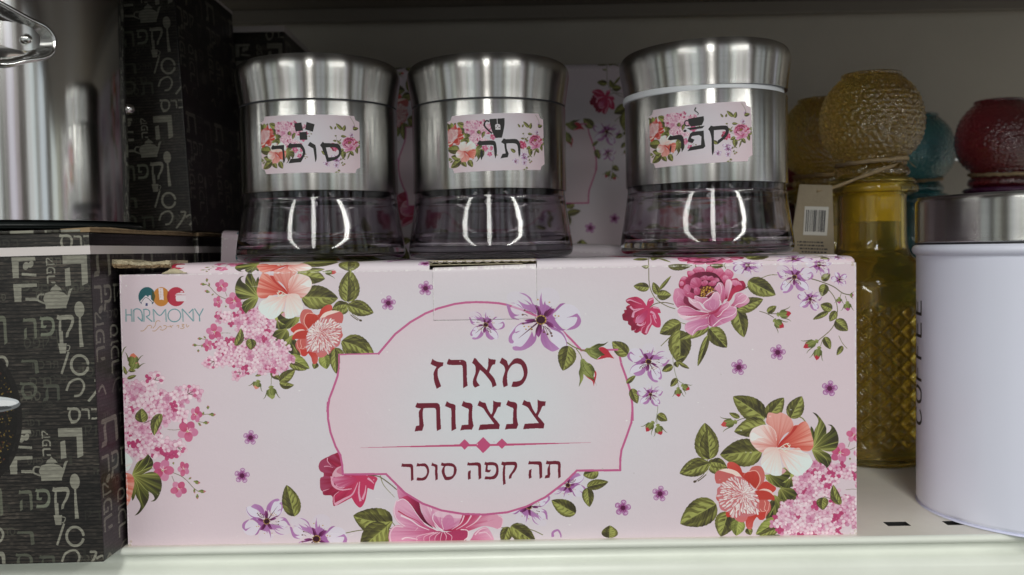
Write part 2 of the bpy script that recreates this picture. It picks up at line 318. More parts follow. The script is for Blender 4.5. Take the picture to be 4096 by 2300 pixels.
def bouquet(P0, full=True, seed=3, loose=True):
    """P0 maps top-left print pixels to the canvas"""
    A = P0.sub(F1); B = P0.sub(F2); H = P0.sub(BR2TL).sub(F4); G = P0.sub(BR2TL).sub(F5); C = P0.sub(F11)
    if loose:                                           # loose pink flowers and buds on the left
        stem(C, '925,320 965,350 1010,400 1060,440 1130,470', 5, (120, 112, 84)); stem(C, '1060,800 1110,795 1165,798', 4, (140, 126, 110)); stem(C, '1110,390 1130,440', 5, (150, 128, 120)); stem(C, '1270,495 1310,500', 4, (140, 126, 110)); stem(C, '870,850 900,855 940,860', 4)
        stem(C, '830,915 880,915 920,900', 4)
        for c, r, rot, s_, e in (((1078, 340), 62, 2.2, 1, 1.), ((1040, 495), 56, 1.2, 2, .8), ((1200, 485), 82, -.6, 3, 1.), ((1010, 785), 78, .8, 4, 1.), ((945, 915), 60, 1.9, 5, .75)): pinkflower(C, c, r, rot, s_, e)
        for b, t, w in (((925, 325), (868, 320), 30), ((935, 300), (935, 262), 26), ((962, 400), (912, 385), 32), ((960, 345), (955, 305), 18), ((1000, 415), (980, 432), 16), ((890, 850), (845, 852), 28), ((930, 850), (905, 825), 18), ((845, 915), (795, 912), 30), ((890, 935), (893, 905), 18), ((855, 955), (855, 985), 24), ((1118, 530), (1120, 550), 18)): bud(C, b, t, w*.8, (196, 110, 120), False)
    # leaves behind everything
    leaf(G, (1700, 300), (1310, 400), 230, 1, -.25, 2, ((110, 116, 50), (150, 156, 72), (186, 190, 96))); leaf(G, (1480, 640), (1760, 640), 150, 1, .1, 4)
    foliage(G, '*1700,380 1690,470 1620,540 *1520,530 1600,460', (1700, 380), (1520, 540), 7)
    leaf(G, (1350, 990), (1560, 640), 170, -1, -.2, 6); foliage(G, '*1420,620 1500,660 1550,730 1540,850 1440,940 *1330,990 1400,860 1440,760', (1420, 620), (1380, 990), 9)
    leaf(G, (1560, 990), (1180, 1170), 190, -1, .1, 8, ((92, 96, 44), (140, 148, 66), (178, 184, 92))); leaf(G, (1500, 1080), (1230, 1190), 110, 1, 0, 3)
    if full: leaf(C, (1560, 1170), (1640, 1250), 60, 1, 0, 5); leaf(C, (1640, 1270), (1790, 1150), 90, -1, 0, 4); leaf(C, (1640, 1280), (1780, 1300), 60, 1, .3, 6); stem(C, '1562,1180 1560,1300', 5); bud(C, (1560, 1310), (1567, 1440), 85, (150, 158, 84)); bud(C, (1440, 1255), (1405, 1340), 75, (224, 140, 120)); leaf(C, (1475, 1190), (1405, 1215), 24, 1, 0, 4)
    leaf(G, (800, 860), (700, 1200), 240, -1, 0, 7); leaf(G, (950, 960), (910, 1190), 170, 1, 0, 5, ((92, 96, 44), (140, 148, 66), (178, 184, 92))); leaf(G, (1070, 1080), (1110, 1180), 90, 1, 0, 1)
    leaf(G, (635, 750), (145, 1025), 330, -1, 0, 3)
    stem(G, '520,140 470,330 340,445', 9, (96, 84, 56)); G.ell((345, 440), 24, 16, (80, 66, 50), -20)
    leaf(H, (455, 965), (412, 455), 285, 1, 0, 1); leaf(H, (450, 1010), (65, 1155), 215, -1, 0, 2); leaf(H, (450, 1010), (730, 1090), 170, -1, .12, 6)
    # hydrangea head
    hydrangea(P0, seed)
    leaf(A, (700, 1370), (790, 1070), 120, 1, .25, 3); leaf(A, (940, 1250), (960, 1440), 150, -1, -.1, 2); stem(A, '720,1310 800,1290 930,1240', 9, (90, 84, 60))
    foliage(A, '*1320,1200 1380,1110 1500,1070 1580,1100 1610,1170 1580,1250 *1440,1260', (1580, 1080), (1340, 1220), 3)
    foliage(A, '*1400,830 1500,810 1700,870 *1800,880 1730,980 1600,1070 *1560,1065 1500,1010 *1540,1010 1430,930', (1760, 850), (1420, 960), 5)
    foliage(A, '*1400,920 1480,1000 *1560,1060 1480,1090 *1380,1070', (1400, 920), (1500, 1090), 6)
    # palmate leaf
    for sh, b, t, s_ in (('*1880,820 1890,700 1920,560 1960,480 1970,420 1940,360 *1890,310 1950,335 2030,430 2080,530 2070,640 2000,720 1930,780', (1880, 820), (1960, 330), 1), ('*1885,825 1960,740 2060,630 2130,570 2150,510 *2095,480 2160,490 2220,570 2250,680 2230,790 2160,850 2080,850 1980,820', (1885, 825), (2230, 560), 2), ('*1880,830 1960,810 2050,850 2130,900 2150,990 *2090,1085 2040,1030 1960,990 1910,910', (1880, 830), (2120, 1060), 3), ('*1870,500 1900,540 1920,640 *1890,780 1840,700', (1890, 780), (1870, 500), 8)):
        foliage(H, sh, b, t, s_)
    H.line('1880,820 1960,740 2040,640 2100,590', 9, (178, 184, 96), 3); H.line('1885,820 1940,700 1970,560 1985,470', 9, (170, 176, 90), 3); H.line('1885,828 1990,870 2080,960 2110,1040', 9, (176, 182, 94), 3)
    # hibiscus leaves
    for b, t, w, dk, s_, bd in (((1240, 400), (798, 92), 270, 1, 1, .02), ((1262, 400), (1497, 108), 190, -1, 2, 0), ((1590, 392), (1745, 88), 200, -1, 3, 0), ((1250, 472), (815, 580), 230, -1, 4, 0), ((1200, 850), (620, 897), 330, 1, 5, 0)): leaf(H, b, t, w, dk, bd, s_)
    stem(H, '1700,370 1760,400 1830,500 1880,620', 16, (128, 128, 62)); stem(H, '1040,400 940,395 850,430', 9, (86, 84, 46))
    bud(H, (850, 440), (630, 480), 110, (206, 70, 70)); leaf(H, (890, 385), (745, 318), 60, 1, 0, 2)
    stem(H, '1245,470 1235,420 1215,385', 6, (190, 190, 170))
    # hibiscus petals
    co = (226, 142, 130)
    blob(H, '1270,345 1300,312 1400,330 1450,312 1520,340 1590,390 1625,460 1625,530 1590,570 1530,600 1480,650 1440,720 *1405,795 1392,700 1390,640 1360,560 1300,500 1255,450 1262,390', [(206, 70, 58), (222, 124, 114), (228, 148, 138), (232, 160, 150)], (1405, 795), (1420, 310), .5, 16, 1)
    blob(H, '*1405,795 1450,720 1560,600 1630,500 *1695,485 1740,450 1800,440 1850,520 1880,620 1905,720 1895,800 1850,845 1780,850 1700,820 1620,800 1500,800', [(198, 44, 40), (214, 84, 70), (224, 112, 96), (236, 158, 142)], (1405, 795), (1900, 600), .55, 18, 2)
    H.f('*1405,795 1460,720 1530,650 1590,590 *1635,500 *1690,490 1650,560 1580,640 1500,710', (196, 46, 42), .85)
    blob(H, '1045,575 1080,530 1160,500 1260,485 1330,520 1380,580 1398,660 *1400,790 1330,820 1250,865 1180,862 1110,810 1060,750 1030,690 1025,630', [(218, 120, 112), (232, 168, 160), (238, 206, 200), (238, 216, 212)], (1400, 780), (1080, 560), .5, 16, 3)
    H.f('*1040,605 1080,588 1150,630 *1225,662 1150,668 1090,700 1040,690', (234, 232, 230)); H.line('1045,575 1160,500 1260,485 1330,520 1385,590 1398,700', 6, (240, 222, 218))
    blob(H, '*1410,800 1340,790 1270,800 1225,840 1205,920 1180,1000 1200,1080 1215,1135 1290,1150 1340,1180 1420,1190 1470,1170 1485,1100 1465,1020 1450,930 1440,850', [(236, 196, 188), (232, 216, 210), (230, 224, 220), (226, 234, 234)], (1410, 800), (1290, 1180), .5, 14, 4)
    blob(H, '*1420,812 1500,830 1600,830 1700,800 1760,860 1830,885 1880,960 1892,1010 1850,1080 1790,1130 1740,1180 1660,1185 1590,1150 1530,1090 1480,1010 1450,900', [(232, 170, 160), (236, 206, 200), (228, 230, 228), (224, 234, 232)], (1420, 812), (1760, 1150), .7, 14, 5)
    H.f('*1475,1080 1500,1090 1530,1120 *1490,1160 *1470,1170', (222, 160, 170))
    for l in ('1425,850 1500,900 1570,1000 1620,1120', '1440,840 1560,880 1680,960 1740,1080', '1380,830 1330,950 1300,1100'): H.line(l, 7, (238, 212, 206), 3)
    for l in ('1410,820 1460,790 1520,750 1570,740', '1450,810 1500,830 1560,800 1585,760', '1490,780 1520,800 1560,830 1575,800', '1470,800 1510,850 1550,855', '1530,740 1560,770 1580,790'): H.line(l, 13, (206, 196, 176)); H.line(l, 8, (236, 230, 214))
    # coral peony
    R_ = (212, 62, 52); K = (208, 94, 88)
    B.f('700,560 740,430 790,330 *820,310 850,230 920,170 980,150 1030,170 *1035,240 960,270 880,330 820,400 760,450', B.grad((760, 450), (1000, 160), [(196, 54, 46), (206, 64, 54), (216, 80, 70)], .2))
    B.f('640,555 560,530 510,430 505,330 540,250 600,225 680,240 720,290 *770,320 *800,320 800,390 740,440 700,500', (210, 104, 98)); B.f('*640,550 590,470 585,390 620,310 680,295 *740,310 780,330 800,390 720,470', B.grad((700, 540), (640, 300), [(190, 50, 40), (206, 64, 54)], .2))
    B.line('632,553 580,470 570,400 600,320 650,292 735,305', 11, (240, 178, 164))
    B.f('*640,565 590,575 520,580 450,580 *400,620 360,590 350,550 410,500 480,455 540,475 600,540', R_); 
    B.f('*650,600 600,720 540,735 450,720 *380,738 375,690 410,640 460,600 540,572 *640,580', (200, 60, 50)); B.f('*375,660 420,595 480,565 540,560 *600,580 520,585 450,610 400,650', (238, 200, 190))
    B.f('*610,720 605,850 625,960 600,1005 540,1000 480,920 440,870 435,790 490,720', K); B.f('*600,860 590,900 540,880 *500,870 500,940 550,1005 *600,1005 *640,960', R_); B.line('520,730 510,780 530,850 500,880', 9, (240, 180, 168)); B.line('450,760 470,860 500,900 520,990', 8, (240, 180, 168)); B.line('510,880 560,885 590,845', 8, (240, 180, 168))
    B.f('*620,940 650,970 690,1030 710,1110 740,1140 790,1110 805,1030 780,950 700,900', B.grad((660, 920), (760, 1140), [(204, 54, 44), (212, 90, 84)], .3))
    B.f('*760,940 800,1010 860,1030 930,1000 970,930 900,880', (214, 112, 112))
    B.f('*820,390 880,310 950,270 1050,248 1150,262 1210,310 1218,380 *1200,455 1130,460 1060,450 1000,400 900,400', (206, 98, 96)); B.f('*815,400 880,310 950,268 1050,247 *1160,264 1080,290 *1050,300 960,330 930,350 *860,400', (240, 214, 204))
    B.f('*1080,480 1180,520 1195,600 1212,660 1180,712 1120,690 *1060,600', K); B.f('*1060,740 1150,770 1165,800 1120,835 *1060,800', (216, 112, 108)); B.f('*960,860 1060,860 1082,900 1060,948 *1000,930', R_)
    B.f('620,650 600,720 605,800 610,900 700,940 780,950 850,945 1000,960 1040,880 1150,830 1180,700 1190,560 1120,470 1040,420 960,370 860,370 780,420 720,500', (208, 116, 122))
    rs = random.Random(seed+9); c0 = np.array((820., 600.))
    rim = path('620,640 590,710 605,800 610,910 690,945 760,945 850,950 930,950 1010,970 1050,880 1150,835 1180,740 1200,660 1190,560 1180,470 1090,430 1060,390 960,370 860,370 790,410 740,450 700,520 650,580', 4)
    for ring, (f, n, w) in enumerate(((1., 46, 30), (.82, 42, 27), (.64, 34, 24), (.46, 26, 20), (.3, 18, 16), (.15, 10, 12))):
        for i in range(n):
            e = rim[int((i+rs.random())/n*len(rim)) % len(rim)]*1.; e = c0+(e-c0)*f*rs.uniform(.86, 1.03)
            d = e-c0; L = np.linalg.norm(d)+1e-6; d /= L; a = math.atan2(d[1], d[0])+rs.uniform(-.3, .3); ln = rs.uniform(.28, .42)*300*(.5+.5*f)
            st = e-ln*np.array([math.cos(a), math.sin(a)])
            petal(B, st+np.array((3, 4)), a, ln*1.02, w*.56, rs.choice([(198, 96, 104), (212, 132, 138), (204, 70, 70)]), .9)
            petal(B, st, a, ln, w*.44, rs.choice([(232, 218, 218), (226, 206, 208), (238, 228, 226), (220, 194, 198)]))
    if full:                                            # three-leaf twig and leaves on the right of the peony
        leaf(B, (1275, 100), (1290, -330), 230, 1, 0, 2); leaf(B, (1270, 150), (1040, 220), 130, 1, .15, 1); leaf(B, (1285, 160), (1670, 290), 180, -1, 0, 3); B.line('1285,200 1340,320 1450,405', 9, (200, 196, 170), 12); B.line('1340,320 1400,370 1465,412', 14, (88, 74, 52))

# --- rose spray (top right), traced in F3 ------------------------------------
def rose(P):
    g = P.grad
    P.f('1150,480 1135,400 1180,290 1240,255 1310,268 1295,200 1310,152 *1400,150 1450,90 1540,72 1620,105 *1655,165 1680,80 1730,55 1800,90 *1860,120 1940,92 1990,140 *2010,180 2070,118 2150,150 2195,220 *2150,310 2250,292 2300,340 2380,350 2425,430 2410,500 2330,545 2200,590 2050,700 1900,720 1500,660 1300,620 1200,520', g((1700, 500), (1700, 40), [(150, 26, 60), (186, 40, 86), (206, 84, 128), (214, 110, 150)], .5, 9, 1))
    for c, rx, ry, a in (((1375, 195), 62, 38, -20), ((1490, 120), 92, 34, -10), ((1735, 115), 58, 44, 20), ((1925, 145), 48, 46, 40), ((2095, 190), 76, 50, 30), ((1225, 300), 52, 34, -30), ((1190, 400), 44, 50, 10), ((2250, 400), 110, 60, 25), ((2040, 290), 60, 50, 30)):
        P.ell(c, rx, ry, g((c[0], c[1]+ry*1.4), (c[0], c[1]-ry), [(196, 66, 112), (216, 116, 156), (228, 156, 184)], .3), a)
    P.f('1265,330 1380,240 1500,180 1700,170 1850,210 1960,330 1990,420 1900,560 1700,690 1480,670 1380,600 1300,480', g((1650, 420), (1300, 200), [(96, 14, 44), (124, 24, 62), (166, 40, 84)], .3, 8, 2))
    for s_, b, t in (('1355,385 1385,310 1460,278 1560,310 1575,400 1520,480 1430,505 1360,450', (1540, 480), (1400, 290)), ('*1545,285 1640,240 1700,260 1780,250 1805,300 1720,335 *1570,325', (1680, 350), (1680, 240)), ('*1800,290 1880,285 1922,340 1860,370 *1720,335', (1760, 350), (1920, 290)), ('1565,405 1590,355 1650,333 1705,370 1680,425 1600,445', (1640, 450), (1640, 335)), ('1700,420 1760,350 1840,345 1865,400 1800,445', (1780, 450), (1800, 345)), ('1435,490 1500,470 1552,520 1535,600 1470,625 1428,570', (1540, 600), (1450, 470)), ('1225,600 1228,480 1270,420 1330,418 1375,480 1355,560 1440,600 1450,700 1340,680', (1440, 700), (1250, 430))):
        blob(P, s_, [(176, 50, 92), (200, 84, 128), (214, 124, 162)], b, t, .5, 8, 4)
    P.f('1548,640 1550,560 1580,480 1650,442 1750,448 1810,495 1840,530 1760,580 1660,650 1600,668', (96, 40, 22)); rs = random.Random(4)
    for i in range(85):
        x = rs.uniform(1555, 1830); y = rs.uniform(450, 650)
        if (y-640)/(x-1560+1) < 1 and y < 660-(x-1600)*.42 and y > 445+abs(x-1690)*.35: P.ell((x, y), 13, 10, rs.choice([(206, 154, 52), (184, 128, 40), (222, 176, 80)]), 0, 1, 7)
    P.f('2080,700 2120,560 2200,470 2300,420 2370,470 2300,540 2200,600 2130,720 2000,810', (192, 42, 80))
    blob(P, '2050,340 2110,312 2165,380 2155,480 2115,600 *2078,705 2040,600 2025,450', [(186, 60, 104), (220, 150, 182), (232, 190, 208)], (2078, 705), (2110, 312), .4, 9, 5); P.line('2080,345 2130,350 2140,430 2110,560 2080,690', 13, (240, 214, 224), 6)
    blob(P, '*2130,830 2200,740 2225,620 2300,575 2390,595 2470,660 2498,740 2430,810 *2300,870 2220,845', [(190, 76, 118), (216, 136, 172), (228, 168, 194)], (2130, 830), (2480, 640), .5, 9, 6); P.line('2210,840 2280,790 2360,770 2440,700 2450,640 2380,600 2270,660', 13, (240, 220, 230), 8)
    blob(P, '1860,430 1910,372 1970,390 2010,460 2037,570 2030,680 *1970,795 1930,700 1915,600 1870,540 1815,505', [(186, 60, 104), (212, 116, 158), (224, 158, 188)], (1970, 795), (1930, 375), .5, 9, 7); P.line('1865,440 1900,385 1945,430 1960,520 1940,640 1950,760', 14, (242, 222, 232), 5)
    blob(P, '1030,620 1060,510 1130,488 1220,515 1262,620 1350,770 1500,890 1450,915 1250,855 1120,865 1060,790 1025,700', [(122, 26, 62), (180, 64, 106), (210, 116, 158), (218, 136, 172)], (1420, 860), (1060, 560), .5, 9, 8); P.f('1250,640 1340,700 1420,800 1560,900 1500,920 1330,830 1230,760', (126, 26, 62), .8)
    P.line('1110,540 1140,620 1090,700 1100,800', 7, (228, 168, 194), 5)
    blob(P, '*1320,655 1400,700 1470,740 1520,740 1560,810 1620,890 *1760,937 1640,940 1500,880 1380,800 1330,740', [(212, 130, 166), (228, 176, 200), (238, 206, 220)], (1700, 930), (1330, 660), .5, 9, 9); P.line('1330,670 1420,760 1520,750 1580,840 1660,905 1750,935', 10, (244, 228, 236), 4)
    blob(P, '1435,670 1450,632 1500,640 1560,662 1680,668 1700,690 *1640,745 1600,795 1530,750 1460,740', [(206, 110, 150), (226, 166, 194)], (1600, 790), (1450, 640), .4, 9, 1); P.line('1440,680 1460,635 1540,665 1680,668', 9, (242, 224, 232))
    P.line('1660,640 1720,590 1800,548 1840,545', 18, (232, 190, 206), 8); P.line('1665,650 1740,610 1830,560', 10, (186, 60, 90))
    blob(P, '*1600,790 1640,745 1690,720 *1700,690 1760,640 1800,580 1870,556 1915,610 1928,740 1905,860 1840,912 1740,925 1650,880', [(198, 100, 146), (216, 140, 178), (230, 176, 202)], (1780, 920), (1820, 570), .4, 9, 2)
    P.ell((1790, 800), 86, 104, (206, 122, 166), 10, .8); P.line('1605,790 1650,745 1710,710 1770,650 1810,585 1870,560 1918,620 1925,740', 13, (242, 224, 234), 8); P.line('1740,750 1730,820 1770,890', 6, (226, 170, 196)); P.line('1840,700 1850,800 1820,880', 5, (226, 170, 196))
    blob(P, '*1110,905 1150,855 1230,833 1350,855 1480,920 1620,950 *1730,965 1640,1005 1500,1020 1350,1022 1200,1012 1120,965', [(184, 50, 92), (200, 88, 134), (216, 128, 168), (224, 152, 186)], (1730, 965), (1130, 900), .5, 9, 3); P.line('1115,900 1150,855 1240,833 1350,857 1480,922 1620,950 1725,962', 11, (242, 222, 232), 5)
    blob(P, '*1120,965 1200,1008 1350,1020 1500,1025 1620,1005 *1735,975 1660,1060 1500,1112 1350,1117 1230,1090 1140,1030', [(200, 76, 120), (226, 166, 194), (238, 206, 220)], (1735, 975), (1180, 1040), .5, 9, 4); P.line('1260,1030 1350,1035 1450,1030 1580,1020 1720,985', 12, (242, 224, 234), 4); P.line('1270,1015 1400,1018 1560,1008', 9, (186, 44, 84), 4)
    blob(P, '*1395,1408 1330,1370 1265,1310 1248,1250 1270,1180 1330,1140 1450,1110 1600,1080 *1730,1060 1720,1190 1690,1240 1620,1282 1500,1312 1440,1370', [(198, 96, 146), (212, 130, 174), (224, 160, 194)], (1720, 1080), (1300, 1340), .5, 9, 5); P.line('1400,1400 1430,1320 1520,1240 1620,1215 1710,1190', 13, (240, 218, 230), 6); P.line('1290,1190 1270,1260 1330,1350', 8, (230, 176, 204))
    blob(P, '*1725,1215 1690,1120 1695,1020 1760,970 1900,905 2000,865 2120,845 2200,845 2252,900 2245,1010 2180,1090 2050,1155 1900,1215 1800,1238', [(180, 60, 110), (204, 110, 156), (216, 138, 178), (222, 150, 186)], (1740, 960), (2200, 1040), .5, 9, 6); P.line('1790,1225 1870,1150 1960,1080 2100,1040 2210,980 2245,890 2180,850', 17, (242, 222, 232), 8); P.line('1720,1180 1700,1080 1740,1000', 9, (232, 184, 208))
    blob(P, '*1800,960 1870,900 1990,790 2080,745 2125,785 2112,860 2020,960 1910,1052 1840,1040', [(190, 60, 104), (212, 110, 154), (226, 160, 190)], (1800, 980), (2110, 780), .6, 9, 7); P.line('1870,1045 1930,1010 1990,930 2080,860 2115,790 2070,748 2000,790', 15, (242, 224, 232), 7)
    P.f('1700,960 1780,930 1860,900 1960,800 1900,930 1820,980 1740,1000', (176, 36, 80), .8)
def rosebud_open(P):
    """small magenta rose, left of the big one (F3)"""
    P.f('60,1090 48,1000 90,960 *78,912 130,900 118,860 160,820 *205,810 130,760 118,715 170,680 240,660 330,655 420,700 480,770 *517,832 530,750 560,695 600,682 650,675 *655,770 570,870 *640,838 700,850 760,880 *792,968 *730,970 775,1060 790,1150 775,1240 700,1245 *620,1190 570,1290 530,1370 480,1390 420,1350 *400,1310 340,1350 285,1345 *270,1300 225,1305 *215,1220 160,1180 *160,1125 90,1115', P.grad((530, 900), (60, 1100), [(206, 52, 100), (196, 48, 92), (166, 30, 66), (140, 24, 56)], .4, 9, 1))
    P.f('150,860 230,900 300,930 240,1000 250,1080 300,1180 420,1220 300,1300 200,1200 150,1100 130,960', (140, 26, 60), .75)
    for l, w, w1 in (('130,730 200,715 300,750 430,800', 34, 6), ('200,840 260,900 360,890 470,875', 40, 8), ('250,1050 270,960 340,920 440,880', 52, 8), ('320,1160 330,1060 400,1000', 40, 12), ('330,1180 400,1200 470,1150', 40, 10), ('500,1360 540,1240 600,1150 590,1010', 44, 8), ('590,940 660,980 700,1080', 44, 20), ('640,1000 680,1120 710,1170', 26, 6), ('560,730 620,700 650,690', 30, 20), ('640,860 710,870 760,890', 30, 10), ('415,1340 430,1260 480,1220', 14, 6), ('280,1320 310,1270', 12, 6)):
        P.line(l, w, (226, 154, 184), w1); 
    P.f('310,1150 330,1060 400,990 480,940 545,900 530,1000 480,1090 420,1160', P.grad((540, 900), (340, 1150), [(200, 44, 96), (190, 56, 104), (214, 120, 162)], .6, 9, 3))
    P.line('330,1190 400,1215 480,1180 500,1130', 22, (232, 170, 196), 6)
def rose_spray(P0, edge=True):
    Q = P0.sub(F3); R = P0.sub(F13)
    stem(Q, '560,100 560,300 590,500 700,700 900,830 1070,888', 15, (110, 104, 60)); stem(Q, '550,880 680,790 860,765 1040,800', 16, (104, 92, 56)); stem(Q, '1440,20 1480,100', 18); stem(Q, '2000,20 2040,110', 14); stem(Q, '2420,490 2520,420', 22, (90, 86, 46)); stem(Q, '1290,1190 1160,1150', 12); stem(Q, '720,720 715,640', 10)
    for b, t, w, dk, s_ in (((565, 480), (265, 445), 150, 1, 1), ((740, 610), (640, 370), 125, 1, 2), ((760, 520), (990, 245), 60, 1, 3), ((720, 620), (990, 620), 170, 1, 4), ((1170, 1150), (770, 1370), 250, -1, 5), ((1150, 1300), (1160, 1960), 380, -1, 6), ((1720, 1240), (1130, 1480), 170, 1, 7), ((1730, 1260), (2060, 1640), 280, 1, 8), ((1700, 1400), (1500, 2000), 120, -1, 9), ((2240, 880), (2390, 1440), 280, -1, 1), ((2250, 900), (2760, 700), 240, -1, 2), ((570, 50), (400, 20), 120, 1, 3), ((920, 30), (1400, 40), 190, 1, 4), ((1730, 10), (2000, 60), 130, 1, 5), ((2470, 350), (3000, 620), 300, -1, 6)): leaf(Q, b, t, w, dk, 0, s_)
    rose(Q); rosebud_open(Q)
    # vines and buds right of the rose
    stem(R, '1230,470 1290,490 1340,520', 5, (96, 92, 56)); stem(R, '1290,490 1380,490', 5, (96, 92, 56)); leaf(R, (1290, 480), (1360, 430), 46, 1, 0, 1)
    bud(R, (1365, 495), (1475, 490), 60); bud(R, (1340, 535), (1415, 600), 60)
    stem(R, '560,800 570,900 600,1000 660,1040', 4, (130, 136, 100)); stem(R, '600,1010 605,1060', 4); stem(R, '470,740 545,665', 6)
    for b, t, w in (((560, 890), (480, 935), 50), ((590, 850), (660, 820), 40), ((585, 860), (600, 905), 36), ((610, 870), (690, 915), 26), ((595, 990), (545, 1055), 40)): leaf(R, b, t, w, 1, 0, w)
    bud(R, (630, 1040), (690, 1080), 46); bud(R, (603, 1060), (605, 1135), 48)
    stem(R, '447,1170 445,1240 430,1330', 4, (130, 136, 100)); stem(R, '440,1300 440,1340', 4); leaf(R, (445, 1270), (520, 1318), 56, 1, 0, 2); bud(R, (415, 1325), (355, 1400), 54); bud(R, (445, 1345), (470, 1430), 56)
    lil(P0, F13(np.array([[375, 860.]]))[0], 88, 20, True); lil(P0, F13(np.array([[390, 1115.]]))[0], 54, 10, True)
    if edge:
        lil(P0, F13(np.array([[1140, 110.]]))[0], 62, 160); stem(R, '1250,210 1310,190 1370,188', 5)
        stem(R, '1600,210 1700,240 1800,280 1870,330 1930,345', 7, (96, 92, 56)); stem(R, '1750,290 1810,370 1830,480 1790,600 1680,700', 6, (110, 106, 62)); stem(R, '1860,330 1845,380', 4); stem(R, '1890,350 1905,400', 4); stem(R, '1840,660 1870,720 1905,760', 4); stem(R, '1715,690 1700,740', 4)
        for b, t, w, dk in (((1710, 230), (1775, 180), 50, 1), ((1735, 260), (1710, 355), 66, -1), ((1790, 455), (1700, 420), 66, 1), ((1760, 475), (1640, 535), 36, 1), ((1820, 470), (1770, 550), 52, 1), ((1815, 540), (1910, 622), 80, 1), ((1730, 670), (1775, 765), 54, 1), ((1870, 740), (1825, 812), 36, 1)): leaf(R, b, t, w, dk, 0, w+b[0])
        bud(R, (1680, 700), (1565, 750), 56); bud(R, (1692, 745), (1665, 850), 56); bud(R, (1845, 362), (1842, 412), 38, (176, 70, 134)); bud(R, (1907, 395), (1908, 470), 52, (176, 70, 134)); bud(R, (1925, 345), (1955, 348), 32, (176, 70, 134))
        lil(P0, F13(np.array([[1500, 205.]]))[0], 76, -8); lil(P0, F13(np.array([[1690, 110.]]))[0], 58, 200); lil(P0, F13(np.array([[1620, 375.]]))[0], 52, 15, True); lil(P0, F13(np.array([[1845, 225.]]))[0], 34, 190)

# --- lettering ---------------------------------------------------------------
GL = {   # glyph outlines traced from the box
 'zayin': (['*392,143 420,170 480,195 *580,210 *568,268 530,285 500,310 485,330 480,400 487,460 510,530 *540,615 *465,660 440,590 420,520 412,440 412,390 430,340 *462,285 410,262 *358,235'],),
 'resh': (['*668,143 *705,165 870,163 930,172 965,205 972,250 975,400 978,500 *990,605 *915,650 912,500 905,300 895,265 860,252 690,252 *636,235 *640,212'],),
 'alef': (['*1100,135 1130,142 1180,205 *1310,335 *1355,378 1410,440 1450,500 *1482,598 *1410,636 1395,560 1340,480 1260,385 *1200,335 1165,420 1142,490 1150,540 *1198,603 *1115,640 1085,600 1078,540 1090,480 1120,390 1125,300 1105,250 *1064,218'], ['*1342,130 1375,150 *1468,162 *1455,240 1415,250 1385,300 *1355,378 *1310,350 1335,280 1340,200']),
 'mem': (['*1570,125 1620,155 1655,180 1665,210 *1683,262 1720,215 1780,150 1850,137 1920,165 1980,240 2007,340 2000,430 1970,510 1920,580 1850,620 1780,630 *1733,622 *1760,535 1840,530 1900,505 1940,430 1935,350 1900,260 1850,232 1800,230 1740,260 1690,330 1665,400 1660,500 *1672,600 *1602,636 1585,560 1588,480 1610,400 1625,345 1615,290 1590,255 *1532,215'],),
 'tav': (['*140,882 165,905 450,900 500,920 520,960 525,1100 *540,1345 *467,1383 460,1200 458,1050 445,1000 420,987 260,990 240,1005 228,1060 230,1150 *247,1290 *220,1375 150,1380 *90,1390 *115,1295 *172,1285 165,1150 160,1070 175,1025 *200,997 130,985 *102,965'],),
 'vav': (['*638,870 690,905 750,920 785,950 783,1050 785,1200 *797,1340 *720,1380 715,1250 712,1020 680,985 *604,955'],),
 'nun': (['*920,865 960,890 1040,905 1075,950 1068,1050 1072,1180 *1093,1290 *1062,1358 950,1358 *866,1372 *893,1278 *1003,1270 1005,1100 1008,1010 960,985 *886,950'],),
 'tsadi': (['*1190,862 1240,890 1290,900 1312,950 1340,1020 *1390,1100 1415,1050 1422,950 *1422,858 1470,882 *1560,890 *1548,968 1505,975 1470,1050 *1425,1140 1480,1200 *1538,1275 *1525,1350 1350,1352 *1175,1366 *1203,1272 *1443,1258 1370,1160 1300,1060 1250,990 *1158,945'],),
}
